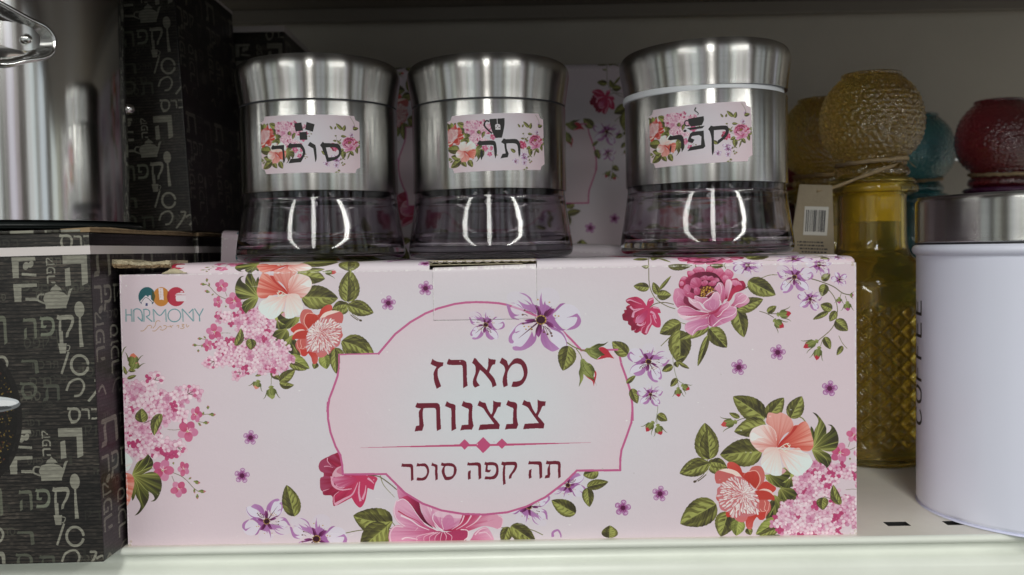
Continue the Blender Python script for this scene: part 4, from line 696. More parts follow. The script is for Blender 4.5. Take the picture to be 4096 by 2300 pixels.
def dark_front():
    """front of the black box: 900 x 1380 canvas (right edge = box corner)"""
    W, H = 900, 1380; cv = Canvas(W, H); slats(cv, 1)
    P = Pen(cv, lambda p: p)
    small_words(P, W, H, 3, (86, 84, 74))
    for col in (-1, 0):
        for row in (-1, 0, 1): words(P, (575, 575, 525)[row+1]+col*440, row*690-61)
    cv.a *= (.72+.28*cv.pat)[..., None]
    # printed photograph of a gold-flecked ball with a steel handle
    rs = random.Random(2)
    P.ell((400, 720), 200, 290, (24, 20, 18), 0, .9, 40); P.ell((400, 720), 180, 270, (20, 17, 14), 0, .9, 40)
    for i in range(700):
        a = rs.uniform(0, 6.3); q = math.sqrt(rs.random())*.95; v = rs.choice([(120, 96, 34), (70, 52, 24), (150, 124, 60), (46, 34, 26), (80, 40, 30)])
        P.ell((400+180*q*math.cos(a), 720+270*q*math.sin(a)), rs.uniform(2, 6), rs.uniform(2, 5), v, rs.uniform(0, 180), .8, 6)
    P.ell((440, 676), 155, 36, (120, 122, 126), 0, 1, 40); P.ell((440, 668), 150, 25, (226, 230, 236), 0, 1, 40); P.ell((430, 690), 130, 12, (70, 72, 76)); P.ell((520, 672), 60, 12, (250, 252, 255))
    return cv
def dark_side():
    W, H = 900, 1380; cv = Canvas(W, H); slats(cv, 4, ((50, 42, 46), (30, 27, 30)))
    P = Pen(cv, lambda p: p); c = (138, 136, 124); d = (98, 94, 88); small_words(P, W, H, 9, (80, 76, 72))
    for r in (0, 1):
        for k in (0, 1):
            Q = P.sub(lambda p, r=r, k=k: p+np.array((k*470., r*690.-60)))
            glyph(Q, 'tav', (25, 120, 190, 240), c, src=GL); glyph(Q, 'tav', (210, 125, 250, 165), d); glyph(Q, 'he', (255, 125, 300, 165), d); glyph(Q, 'resh', (215, 185, 260, 225), d)
            for g, x in (('resh', 20), ('pe', 110), ('qof', 200)): glyph(Q, g, (x, 270, x+75, 350), c)
            glyph(Q, 'samekh', (200, 375, 240, 415), d); glyph(Q, 'vav', (185, 378, 196, 412), d); glyph(Q, 'kaf', (150, 378, 180, 412), d); glyph(Q, 'resh', (118, 378, 145, 412), d)
            for g, y in (('qof', 380), ('pe', 450), ('he', 520)): glyph(Q, g, (15, y, 100, y+62), c, rot=90)
            for g, y in (('samekh', 440), ('vav', 510), ('kaf', 530), ('resh', 590)): glyph(Q, g, (150, y, 235, y+ (20 if g == 'vav' else 55)), c, rot=90)
            spoon(Q, 250, 450, 38, 210, c); Q.ell((75, 372), 22, 14, c, -30); Q.ell((115, 365), 20, 10, c, -60)
            Q.line('150,720 180,680 230,670 250,700 220,725', 9, d); Q.line('20,700 60,680 90,720', 12, c)
            glyph(Q, 'he', (320, 130, 440, 260), d, src=G3); glyph(Q, 'qof', (330, 290, 400, 400), d); glyph(Q, 'samekh', (320, 430, 400, 500), d); teapot(Q, 320, 530, 120, 90, d)
    cv.a *= (.72+.28*cv.pat)[..., None]
    return cv
GAIN = 1.0; UY = -12.0  # UY: upper shelf front, pushed forward out of view to shade the goods
# ----------------------------------------------------------------------------
# materials
# ----------------------------------------------------------------------------
def pm(name, col, rough=.5, metal=0., spec=.5, bump=0., bscale=200., bstretch=(1, 1, 1), var=0., vscale=30., trans=0., ior=1.45, aniso=0., coat=0.):
    m = bpy.data.materials.new(name); m.use_nodes = True; t = m.node_tree; b = t.nodes['Principled BSDF']
    b.inputs['Base Color'].default_value = (*col, 1); b.inputs['Roughness'].default_value = rough; b.inputs['Metallic'].default_value = metal
    b.inputs['Specular IOR Level'].default_value = spec; b.inputs['Transmission Weight'].default_value = trans; b.inputs['IOR'].default_value = ior
    b.inputs['Coat Weight'].default_value = coat; b.inputs['Coat Roughness'].default_value = .1
    tc = t.nodes.new('ShaderNodeTexCoord'); mp = t.nodes.new('ShaderNodeMapping'); mp.inputs['Scale'].default_value = bstretch; t.links.new(tc.outputs['Object'], mp.inputs[0])
    if bump:
        n = t.nodes.new('ShaderNodeTexNoise'); n.inputs['Scale'].default_value = bscale; n.inputs['Detail'].default_value = 5; t.links.new(mp.outputs[0], n.inputs['Vector'])
        u = t.nodes.new('ShaderNodeBump'); u.inputs['Strength'].default_value = min(bump, 1); u.inputs['Distance'].default_value = .0006*max(1, bump); t.links.new(n.outputs[0], u.inputs['Height']); t.links.new(u.outputs[0], b.inputs['Normal'])
    if var:
        n = t.nodes.new('ShaderNodeTexNoise'); n.inputs['Scale'].default_value = vscale; n.inputs['Detail'].default_value = 8; n.inputs['Roughness'].default_value = .65; t.links.new(mp.outputs[0], n.inputs['Vector'])
        r = t.nodes.new('ShaderNodeMapRange'); r.inputs[1].default_value = .3; r.inputs[2].default_value = .7; r.inputs[3].default_value = 1-var; r.inputs[4].default_value = 1+var*.4; t.links.new(n.outputs[0], r.inputs[0])
        x = t.nodes.new('ShaderNodeMix'); x.data_type = 'RGBA'; x.blend_type = 'MULTIPLY'; x.inputs[0].default_value = 1; x.inputs[6].default_value = (*col, 1); t.links.new(r.outputs[0], x.inputs[7]); t.links.new(x.outputs[2], b.inputs['Base Color'])
    if aniso:
        b.inputs['Anisotropic'].default_value = aniso; g = t.nodes.new('ShaderNodeTangent'); g.direction_type = 'RADIAL'; g.axis = 'Z'; t.links.new(g.outputs[0], b.inputs['Tangent'])
    return m
def steel(name, col=(.62, .615, .60), rough=.26, aniso=.97, streak=.12):
    """brushed steel: fine rings round the axis make vertical streaks of light"""
    m = pm(name, col, rough, 1., aniso=aniso); t = m.node_tree; b = t.nodes['Principled BSDF']
    b.inputs['Anisotropic Rotation'].default_value = ANR
    tc = t.nodes.new('ShaderNodeTexCoord'); mp = t.nodes.new('ShaderNodeMapping'); mp.inputs['Scale'].default_value = (3, 3, 900); t.links.new(tc.outputs['Object'], mp.inputs[0])
    n = t.nodes.new('ShaderNodeTexNoise'); n.inputs['Scale'].default_value = 4; n.inputs['Detail'].default_value = 3; t.links.new(mp.outputs[0], n.inputs['Vector'])
    r = t.nodes.new('ShaderNodeMapRange'); r.inputs[3].default_value = .80; r.inputs[4].default_value = 1.12; t.links.new(n.outputs[0], r.inputs[0])
    x = t.nodes.new('ShaderNodeMix'); x.data_type = 'RGBA'; x.blend_type = 'MULTIPLY'; x.inputs[0].default_value = 1; x.inputs[6].default_value = (*col, 1); t.links.new(r.outputs[0], x.inputs[7]); t.links.new(x.outputs[2], b.inputs['Base Color'])
    return m
ANR = .25
def to_image(cv, name, gain=1., sat=1.):
    a = np.clip(cv.a, 0, 1); gy = a@np.array((.3, .59, .11), np.float32); a = gy[..., None]*(1-sat)+a*sat
    if gain != 1: a = np.clip((a**2.2)*gain, 0, 1)**(1/2.2)
    h, w_ = a.shape[:2]; px = np.ones((h, w_, 4), np.float32); px[..., :3] = a[::-1]
    im = bpy.data.images.new(name, w_, h); im.pixels.foreach_set(px.ravel()); im.update(); im.pack(); return im
def printed(name, im, rough=.42, bump=.08, ext='REPEAT', spec=.4, coat=0.):
    m = pm(name, (1, 1, 1), rough, bump=bump, bscale=900, spec=spec, coat=coat); t = m.node_tree
    i = t.nodes.new('ShaderNodeTexImage'); i.image = im; i.extension = ext; i.interpolation = 'Linear'
    uv = t.nodes.new('ShaderNodeUVMap'); uv.uv_map = 'UVMap'; t.links.new(uv.outputs[0], i.inputs[0]); t.links.new(i.outputs[0], t.nodes['Principled BSDF'].inputs['Base Color']); return m
cvb = box_front()
M = {}
M['gift'] = printed('gift_box_print', to_image(cvb, 'gift_print', GAIN, .88), .40, .05, 'EXTEND')
for n_ in M['gift'].node_tree.nodes:
    if n_.type == 'TEX_NOISE': n_.inputs['Scale'].default_value = 38; n_.inputs['Detail'].default_value = 9; n_.inputs['Roughness'].default_value = .62
    if n_.type == 'BUMP': n_.inputs['Strength'].default_value = .5; n_.inputs['Distance'].default_value = .0008
for k in ('sugar', 'tea', 'coffee'): M[k] = printed('label_'+k, to_image(print_label(k), 'label_'+k, .96, .88), .5, .03, 'EXTEND')
M['dark_front'] = printed('word_print_front', to_image(dark_front(), 'word_front', .76), .38, .1)
M['dark_side'] = printed('word_print_side', to_image(dark_side(), 'word_side', .66), .38, .1)
M['kraft'] = pm('kraft_board', (.30, .21, .12), .85, bump=.5, bscale=300, var=.35, vscale=120)
M['kraft_pale'] = pm('torn_board', (.52, .45, .31), .9, bump=.8, bscale=400, var=.4, vscale=160)
M['inside'] = pm('box_inside', (.10, .07, .05), .9)
M['pink'] = pm('pink_card', (.66, .50, .56), .45, bump=.05)
M['white_card'] = pm('white_card', (.74, .68, .70), .5, bump=.08)
M['steel'] = steel('brushed_steel'); M['steel_lid'] = steel('brushed_steel_lid', (.62, .61, .595), .26, .97)
M['chrome'] = pm('polished_steel', (.93, .93, .92), .12, 1., bump=.10, bscale=12, bstretch=(6, 6, .5))
M['dark_in'] = pm('dark_lining', (.02, .02, .025), .5)
M['gasket'] = pm('white_gasket', (.70, .72, .76), .35)
M['strap'] = pm('pale_strap', (.62, .57, .56), .5, bump=.05)
M['black'] = pm('black_rubber', (.015, .018, .018), .28, bump=.05)
M['shelf'] = pm('shelf_enamel', (.80, .77, .69), .38, bump=.12, bscale=90, var=.12, vscale=14)
def scuffed(m, scale, col, lim=.72, st=(1, 1, 1)):
    t = m.node_tree; b = t.nodes['Principled BSDF']; old = b.inputs['Base Color'].links[0].from_socket
    tc = t.nodes.new('ShaderNodeTexCoord'); mp = t.nodes.new('ShaderNodeMapping'); mp.inputs['Scale'].default_value = st; t.links.new(tc.outputs['Object'], mp.inputs[0])
    n = t.nodes.new('ShaderNodeTexNoise'); n.inputs['Scale'].default_value = scale; n.inputs['Detail'].default_value = 9; n.inputs['Roughness'].default_value = .75; n.inputs['Distortion'].default_value = 1.2; t.links.new(mp.outputs[0], n.inputs['Vector'])
    r = t.nodes.new('ShaderNodeMapRange'); r.inputs[1].default_value = lim; r.inputs[2].default_value = lim+.06; t.links.new(n.outputs[0], r.inputs[0])
    x = t.nodes.new('ShaderNodeMix'); x.data_type = 'RGBA'; x.inputs[7].default_value = (*col, 1); t.links.new(r.outputs[0], x.inputs[0]); t.links.new(old, x.inputs[6]); t.links.new(x.outputs[2], b.inputs['Base Color'])
scuffed(M['shelf'], 55, (.30, .27, .22), .66, (.5, 1.6, 1))
M['lip'] = pm('shelf_lip_enamel', (.74, .77, .70), .3, bump=.05, bscale=60, var=.05, vscale=30)
scuffed(M['lip'], 90, (.25, .24, .21), .71, (.6, 1, 3))
M['back'] = pm('back_panel_enamel', (.60, .55, .48), .55, bump=.2, bscale=250, var=.08, vscale=10)
M['upper'] = pm('upper_shelf_enamel', (.25, .22, .19), .5, bump=.2, bscale=200)
M['shade_black'] = pm('painted_shade', (.01, .01, .01), .9)  # shade inside the slots and under the deck, put into the colour
M['enamel'] = pm('white_enamel', (.80, .82, .96), .32, bump=.06, bscale=70, coat=.3)
M['text'] = pm('dark_print', (.03, .028, .035), .4)
M['twine'] = pm('jute_twine', (.42, .31, .18), .95, bump=1., bscale=600, var=.4, vscale=300)
M['tag'] = pm('kraft_tag', (.36, .30, .21), .85, bump=.3, bscale=500, var=.1, vscale=100)
M['tagw'] = pm('tag_sticker', (.62, .60, .55), .5)
def glass(name, col, rough=.03, bump=0., bscale=60., tint=.0, dens=0.):
    m = pm(name, col, rough, trans=1., ior=1.47, bump=bump, bscale=bscale)
    return m
M['glass'] = glass('smoky_glass', (.80, .76, .82), .055, .3, 14)
def colglass(name, col, dif, bump=.0, rough=.05, k=.35):
    """coloured pressed glass: mostly clear, with a little body colour"""
    m = glass(name, col, rough, 0, 420); t = m.node_tree; b = t.nodes['Principled BSDF']
    if bump:
        tc = t.nodes.new('ShaderNodeTexCoord'); n = t.nodes.new('ShaderNodeTexVoronoi'); n.inputs['Scale'].default_value = 420; n.inputs['Randomness'].default_value = .9; t.links.new(tc.outputs['Object'], n.inputs['Vector'])
        u = t.nodes.new('ShaderNodeBump'); u.inputs['Strength'].default_value = bump; u.inputs['Distance'].default_value = .0012; u.invert = True; t.links.new(n.outputs['Distance'], u.inputs['Height']); t.links.new(u.outputs[0], b.inputs['Normal']); t.links.new(u.outputs[0], b.inputs['Coat Normal']); b.inputs['Coat Weight'].default_value = 1; b.inputs['Coat Roughness'].default_value = .12; b.inputs['Coat IOR'].default_value = 1.7
    b.inputs['Transmission Weight'].default_value = 1-k
    if not b.inputs['Base Color'].is_linked: b.inputs['Base Color'].default_value = (*[c*(1-k)+d*k for c, d in zip(col, dif)], 1)
    return m
M['yellow'] = colglass('yellow_glass', (.95, .78, .22), (.66, .44, .06), 0, .03, .07)
M['yellow_ball'] = colglass('yellow_ball_glass', (.92, .62, .12), (.56, .34, .04), 1., .03, .04)
M['yellow_plug'] = pm('yellow_plug', (.75, .66, .06), .3)
M['teal'] = colglass('teal_glass', (.10, .46, .54), (.03, .19, .23), .6, .04, .10)
M['red'] = colglass('red_glass', (.30, .03, .05), (.05, .008, .012), .6, .04, .10)
M['purple'] = colglass('purple_glass', (.25, .04, .22), (.06, .01, .06), .1, .06, .5)
# ----------------------------------------------------------------------------
# mesh helpers (centimetres in, metres out)
# ----------------------------------------------------------------------------
def link(o, parent=None):
    COL.objects.link(o)
    if parent: o.parent = parent
    return o
def ob(name, verts, faces, mats, parent=None, uvs=None, mi=None, smooth=False, loc=None, bevel=0., seg=2):
    me = bpy.data.meshes.new(name); me.from_pydata([(x*S, y*S, z*S) for x, y, z in verts], [], faces)
    mats = mats if isinstance(mats, (list, tuple)) else [mats]
    for m in mats: me.materials.append(m)
    if mi is not None: me.polygons.foreach_set('material_index', mi)
    if uvs is not None:
        l = me.uv_layers.new(name='UVMap'); flat = [c for f in uvs for p in f for c in p]; l.data.foreach_set('uv', flat)
    me.validate(); me.update()
    if smooth: me.polygons.foreach_set('use_smooth', [True]*len(me.polygons))
    o = bpy.data.objects.new(name, me); link(o, parent)
    if loc: o.location = [c*S for c in loc]
    if bevel:
        b = o.modifiers.new('bevel', 'BEVEL'); b.width = bevel*S; b.segments = seg; b.limit_method = 'ANGLE'; b.angle_limit = R(35)
    return o
def thing(name, label, cat, loc=(0, 0, 0), rot=(0, 0, 0), group=None):
    o = bpy.data.objects.new(name, None); COL.objects.link(o); o.empty_display_size = .02
    o.location = [c*S for c in loc]; o.rotation_euler = [R(a) for a in rot]; o['label'] = label; o['category'] = cat
    if group: o['group'] = group
    return o
def tag(o, label, cat, group=None):
    o['label'] = label; o['category'] = cat
    if group: o['group'] = group
    return o
def struct(o): o['kind'] = 'structure'; return o
def boxv(x0, y0, z0, x1, y1, z1):
    v = [(x0, y0, z0), (x1, y0, z0), (x1, y1, z0), (x0, y1, z0), (x0, y0, z1), (x1, y0, z1), (x1, y1, z1), (x0, y1, z1)]
    f = [(0, 1, 5, 4), (1, 2, 6, 5), (2, 3, 7, 6), (3, 0, 4, 7), (4, 5, 6, 7), (3, 2, 1, 0)]   # front right back left top bottom
    return v, f
def bx(name, b, m, parent=None, bevel=.05, **k): v, f = boxv(*b); return ob(name, v, f, m, parent, bevel=bevel, **k)
def lathe(name, prof, m, parent=None, n=96, loc=None, closed=False, a0=0, a1=360, smooth=True, cap=False, sharp=40):
    full = abs(a1-a0) >= 360; nn = n if full else n+1; V = []; F = []; U = []
    for i in range(nn):
        a = R(a0+(a1-a0)*i/n)
        for r, z in prof: V.append((r*math.cos(a), r*math.sin(a), z))
    k = len(prof); kk = k if closed else k-1
    for i in range(n):
        j = (i+1) % nn
        for q in range(kk):
            p = (q+1) % k
            F.append((i*k+q, j*k+q, j*k+p, i*k+p)); U.append(((i/n, q/k), ((i+1)/n, q/k), ((i+1)/n, (q+1)/k), (i/n, (q+1)/k)))
    o = ob(name, V, F, m, parent, U, smooth=smooth, loc=loc)
    bm = bmesh.new(); bm.from_mesh(o.data); bmesh.ops.remove_doubles(bm, verts=bm.verts, dist=1e-6); bmesh.ops.recalc_face_normals(bm, faces=bm.faces)
    for e_ in bm.edges:
        if len(e_.link_faces) == 2 and e_.calc_face_angle(0) > R(sharp): e_.smooth = False
    bm.to_mesh(o.data); bm.free(); return o
def smoothprof(pts, n=5):
    p = opath(np.array(pts, float), n); p[:, 0] = np.maximum(p[:, 0], 0); return [tuple(q) for q in p]
def tube(name, pts, r, m, parent=None, n=8, closed=False, jag=0., seed=0, loc=None, sub=4):
    rs = random.Random(seed); p = np.array(pts, float)
    if sub > 1:
        if closed: p = np.vstack([p[-1:], p, p[:2]]); 
        q = []
        P_ = p if closed else np.vstack([2*p[0]-p[1], p, 2*p[-1]-p[-2]])
        for i in range(1, len(P_)-2):
            for k in range(sub):
                t = k/sub; t2 = t*t; t3 = t2*t; q.append((2*t3-3*t2+1)*P_[i]+(t3-2*t2+t)*(P_[i+1]-P_[i-1])*.5+(-2*t3+3*t2)*P_[i+1]+(t3-t2)*(P_[i+2]-P_[i])*.5)
        if not closed: q.append(P_[-2])
        p = np.array(q)
    T = np.roll(p, -1, 0)-np.roll(p, 1, 0) if closed else np.gradient(p, axis=0)
    V = []; F = []; U = np.array((0, 0, 1.)) if abs(T[0][2]) < .8*np.linalg.norm(T[0]) else np.array((1., 0, 0))
    for i, c in enumerate(p):
        t = T[i]/np.linalg.norm(T[i]); a = np.cross(U, t); a /= np.linalg.norm(a); b = np.cross(t, a); U = b
        for k in range(n):
            q = 2*math.pi*k/n; rr = r*(1+jag*rs.uniform(-1, 1)); V.append(tuple(c+rr*(a*math.cos(q)+b*math.sin(q))))
    L_ = len(p); 
    for i in range(L_ if closed else L_-1):
        j = (i+1) % L_
        for k in range(n): F.append((i*n+k, i*n+(k+1) % n, j*n+(k+1) % n, j*n+k))
    if not closed: F.append(tuple(range(n))[::-1]); F.append(tuple((L_-1)*n+k for k in range(n)))
    return ob(name, V, F, m, parent, smooth=True, loc=loc)
# ----------------------------------------------------------------------------
# the shelf, its back and the shelf above
# ----------------------------------------------------------------------------
def shelf_deck():
    V = []; F = []
    def q(x0, x1, y0, y1, z=0):
        i = len(V); V.extend([(x0, y0, z), (x1, y0, z), (x1, y1, z), (x0, y1, z)]); F.append((i, i+1, i+2, i+3))
    X0, X1 = -70, 110; ya, yb = 1.15, 1.8
    q(X0, X1, -.25, ya); q(X0, X1, yb, 40)
    xs = [34.35+2.72*k for k in range(-40, 32)]; xs = [x for x in xs if X0 < x < X1-2]
    px = X0
    for x in xs:
        q(px, x, ya, yb); px = x+1.05
        i = len(V); x1 = x+1.05; V.extend([(x, ya, 0), (x1, ya, 0), (x1, yb, 0), (x, yb, 0), (x, ya, -.12), (x1, ya, -.12), (x1, yb, -.12), (x, yb, -.12)])
        F.extend([(i, i+1, i+5, i+4), (i+1, i+2, i+6, i+5), (i+2, i+3, i+7, i+6), (i+3, i, i+4, i+7)])
    q(px, X1, ya, yb)
    mi = [1 if min(V[a][2] for a in f) < -.01 else 0 for f in F]
    V += [(X0, 0, -.125), (X1, 0, -.125), (X1, 3, -.125), (X0, 3, -.125)]; n_ = len(V); F.append((n_-4, n_-3, n_-2, n_-1)); mi.append(1)
    o = struct(ob('shelf', V, F, [M['shelf'], M['shade_black']], mi=mi))
    bm = bmesh.new(); bm.from_mesh(o.data); bmesh.ops.remove_doubles(bm, verts=bm.verts, dist=1e-7); bm.to_mesh(o.data); bm.free()
    struct(bx('shelf_underside', (X0, .3, -.9, X1, 40, -.5), M['shade_black'], bevel=0))
    prof = [(-.25, 0), (-.34, -.01), (-.42, -.05), (-.47, -.12), (-.48, -.2), (-.45, -.28), (-.38, -.33), (-.2, -.36), (-.08, -.38), (-.06, -.45), (-.07, -.70), (-.14, -.82), (-.30, -.91), (-.50, -1.02), (-.62, -1.3), (-.66, -2.2), (-.66, -4.2), (-.3, -4.2)]
    V = []; F = []; xs = np.linspace(X0, X1, 3)
    for x in xs: V += [(x, y, z) for y, z in prof]
    k = len(prof)
    for i in range(len(xs)-1):
        for j in range(k-1): F.append((i*k+j, i*k+j+1, (i+1)*k+j+1, (i+1)*k+j))
    struct(ob('shelf_edge', V, F, M['lip'], smooth=True))
shelf_deck()
struct(bx('back_panel', (-70, 40.0, -1, 110, 40.6, 19.9), M['back'], bevel=.15))
struct(bx('back_panel', (-70, 40.0, 20.05, 110, 40.6, 46), M['back'], bevel=.15))
u = struct(bx('upper_shelf', (-70, UY, 33.0, 110, 39.9, 33.35), M['upper'], bevel=.05))  # front overhang is unseen, lengthened to hold light off the goods
struct(bx('upper_shelf_shade_edge', (-70, UY-.5, 29.2, 110, UY, 34.6), M['upper'], bevel=.15))  # unseen deep rail, hung lower to cut the light on the jars
struct(bx('upper_shelf_rail', (-70, 37.2, 31.9, 110, 38.0, 32.98), M['upper'], bevel=.1))
# ----------------------------------------------------------------------------
# gift boxes
# ----------------------------------------------------------------------------
GW, GH, GD = 32.5, 12.1, 10.8
def gift_box(root, detail=True):
    rs = random.Random(8)
    # front panel, cut round the perforated tab
    tx0, tx1, tz = 13.86, 18.42, 9.85
    def uv(x, z): return (x/GW, z/GH)
    V = []; F = []; U = []
    def bow(x, z):
        if not detail: return 0.
        b_ = math.sin(math.pi*x/GW)*math.sin(math.pi*min(1, z/GH)); u_ = max(0, (z-10.7)/1.4)*max(0, 1-x/4.2)
        return -.05*b_+.10*u_*u_+.008*math.sin(x*1.7+z)*b_
    def quad(x0, z0, x1, z1, y=0.):
        nx_ = max(1, int((x1-x0)/.7)) if detail else 1; nz_ = max(1, int((z1-z0)/.5)) if detail else 1
        i = len(V)
        for a in range(nx_+1):
            for b in range(nz_+1): x = x0+(x1-x0)*a/nx_; z = z0+(z1-z0)*b/nz_; V.append((x, y+bow(x, z), z))
        for a in range(nx_):
            for b in range(nz_):
                q = (i+a*(nz_+1)+b, i+(a+1)*(nz_+1)+b, i+(a+1)*(nz_+1)+b+1, i+a*(nz_+1)+b+1); F.append(q); U.append([uv(V[k_][0], V[k_][2]) for k_ in q])
    if detail:
        g = .009
        quad(0, 0, GW, tz-g); quad(0, tz-g, tx0-g, GH); quad(tx1+g, tz-g, GW, GH)
    else: quad(0, 0, GW, GH)
    ob('front_panel', V, F, M['gift'], root, U, smooth=detail)
    if detail:
        # the tab, pressed back in slightly proud, its top edge rounded over
        V = []; F = []; U = []; rows = [(0, tz), (-.02, tz+.015), (-.024, tz+.05), (-.03, 11.0), (-.03, 11.95), (-.01, 12.08), (.06, 12.16), (.2, 12.18)]; nx = 12
        for i in range(nx+1):
            x = tx0+(tx1-tx0)*i/nx; dz = .10*i/nx
            for j, (y, z) in enumerate(rows): V.append((x, y+bow(x, z)+(0.004*math.sin(i*.7) if 0 < j < 5 else 0), z+(dz if j > 3 else 0)))
        k = len(rows)
        for i in range(nx):
            for j in range(k-1):
                q = (i*k+j, (i+1)*k+j, (i+1)*k+j+1, i*k+j+1); F.append(q); U.append([(V[a][0]/GW, min(V[a][2]/GH, .998)) for a in q])
        tb = ob('tuck_tab', V, F, M['gift'], root, U, smooth=True)
        bx('tab_slot', (tx0-.05, .03, tz-.3, tx1+.05, .2, 12.0), M['inside'], root, 0)
    # sides, back and bottom
    V, F = boxv(0, .01, 0, GW, GD, GH); F2 = [F[1], F[2], F[3], F[5]]; U = []
    for f in F2: U.append([(.9+.1*(V[i][1]/GD), V[i][2]/GH) for i in f] if f != F2[3] else [(.95, .3)]*4)
    ob('side_panels', V, F2, M['gift'], root, U)
    # top flap: rises in a soft bevel from the front fold
    prof = [(.0, 12.1), (.015, 12.2), (.06, 12.34), (.16, 12.45), (.34, 12.51), (.8, 12.55), (2.5, 12.55), (GD, 12.55)]
    def top(x0, x1, n, sag):
        V = []; F = []; U = []
        k = len(prof)
        for i in range(n+1):
            x = x0+(x1-x0)*i/n
            low = sag(x)
            for j, (y, z) in enumerate(prof): V.append((x, y, 12.1+(z-12.1)*low))
        for i in range(n):
            for j in range(k-1):
                q = (i*k+j, (i+1)*k+j, (i+1)*k+j+1, i*k+j+1); F.append(q)
                U.append([(V[a][0]/GW, .998-.12*min(1, (V[a][2]-12.1)*2+V[a][1]/GD)) for a in q])
        return ob('top_flap', V, F, M['gift'], root, U, smooth=True)
    if detail:
        s_ = lambda x: 1-.30*max(0, x-2)/30+.03*math.sin(x*.9)+.02*math.sin(x*2.3)
        top(2.25, tx0-.15, 30, s_); top(tx1+.03, GW-.12, 34, s_)
        # lid sheet across the tab opening and the torn corner, set back from the fold
        bx('lid_sheet', (.2, 1.6, 12.36, GW-.3, GD, 12.44), M['white_card'], root, .01)
        bx('lid_edge', (tx0-.2, .75, 12.2, tx1, 1.7, 12.40), M['kraft'], root, .01)
        # corrugation showing in the opening
        V = []; F = []; n = 260
        for i in range(n+1):
            x = tx0-.2+(tx1-tx0+.1)*i/n; t_ = i/n; z = 12.40-.02*t_+(.055*(1-.6*t_))*math.sin(x*2*math.pi/.42)
            for y, dz in ((.05, 0), (.05, .022), (.7, .022), (.7, 0)): V.append((x, y, z+dz))
        for i in range(n):
            for j in range(4): F.append((i*4+j, (i+1)*4+j, (i+1)*4+(j+1) % 4, i*4+(j+1) % 4))
        ob('corrugated_edge', V, F, M['kraft_pale'], root, smooth=True)
        bx('liner', (tx0-.2, .04, 12.47, tx1-.02, .8, 12.50), M['kraft_pale'], root, .005); bx('liner', (tx0-.2, .06, 12.29, tx1-.6, .8, 12.315), M['kraft_pale'], root, .005)
        # torn corner on the left: ragged kraft slab sticking out
        V = []; F = []; n = 46; rows = 7
        for i in range(n+1):
            t_ = i/n; x = -.45+2.75*t_
            zt = 12.74+.05*math.sin(t_*7+1)+.035*rs.uniform(-1, 1)-.12*t_; zb = 12.38+.06*math.exp(-t_*5)+.02*rs.uniform(-1, 1)
            yf = -.10+.06*rs.uniform(-1, 1)+.12*t_
            for j in range(rows):
                s__ = j/(rows-1); V.append((x+.05*rs.uniform(-1, 1), yf-.07*math.sin(s__*math.pi)+.035*rs.uniform(-1, 1), zb+(zt-zb)*s__))
            V.append((x, 2.2, zt-.03)); V.append((x, 2.2, zb))
        k = rows+2
        mi = []
        for i in range(n):
            for j in range(k): F.append((i*k+j, (i+1)*k+j, (i+1)*k+(j+1) % k, i*k+(j+1) % k)); mi.append(1 if j < 3 else 0)
        F.append(tuple(range(k))[::-1]); mi.append(0); F.append(tuple(n*k+j for j in range(k))); mi.append(0)
        ob('torn_corner', V, F, [M['kraft_pale'], M['kraft']], root, mi=mi)
        V = []; F = []; n = 14
        for i in range(n+1):
            t_ = i/n; x = 1.9+1.1*t_
            for y, z in ((-.02, 12.11), (-.05+.04*rs.uniform(-1, 1), 12.13+.12*math.sin(t_*3.1)**1.5+.015*rs.uniform(-1, 1)), (.02, 12.15+.24*math.sin(t_*3.1)**1.5*(1-.4*t_)+.02*rs.uniform(-1, 1)), (.3, 12.2)): V.append((x, y, z))
        for i in range(n):
            for j in range(3): F.append((i*4+j, (i+1)*4+j, (i+1)*4+j+1, i*4+j+1))
        ob('torn_curl', V, F, M['kraft_pale'], root, smooth=True)
        bx('inner_wall', (.1, .3, 11.4, 2.4, .5, 12.05), M['inside'], root, 0)
        # crushed corner top right
        bx('corner_fold', (GW-.5, .02, 12.0, GW-.03, .6, 12.3), M['pink'], root, .12, seg=4)
    else: top(0, GW, 12, lambda x: 1.)
g = thing('gift_box', 'wide pink floral gift box in front, three jars standing on it', 'box', (0, 0, 0), group='pink floral gift boxes'); gift_box(g)
g = thing('gift_box', 'dim pink floral gift box standing upright behind the three jars', 'box', (.55, 23.3, 12.95), (0, 0, 0), 'pink floral gift boxes'); gift_box(g, False)
g = thing('gift_box', 'pale gift box whose corner shows between the black boxes and the left jar', 'box', (.35, 11.6, 1.75), (0, 3.1, 0), 'pink floral gift boxes'); gift_box(g, False)
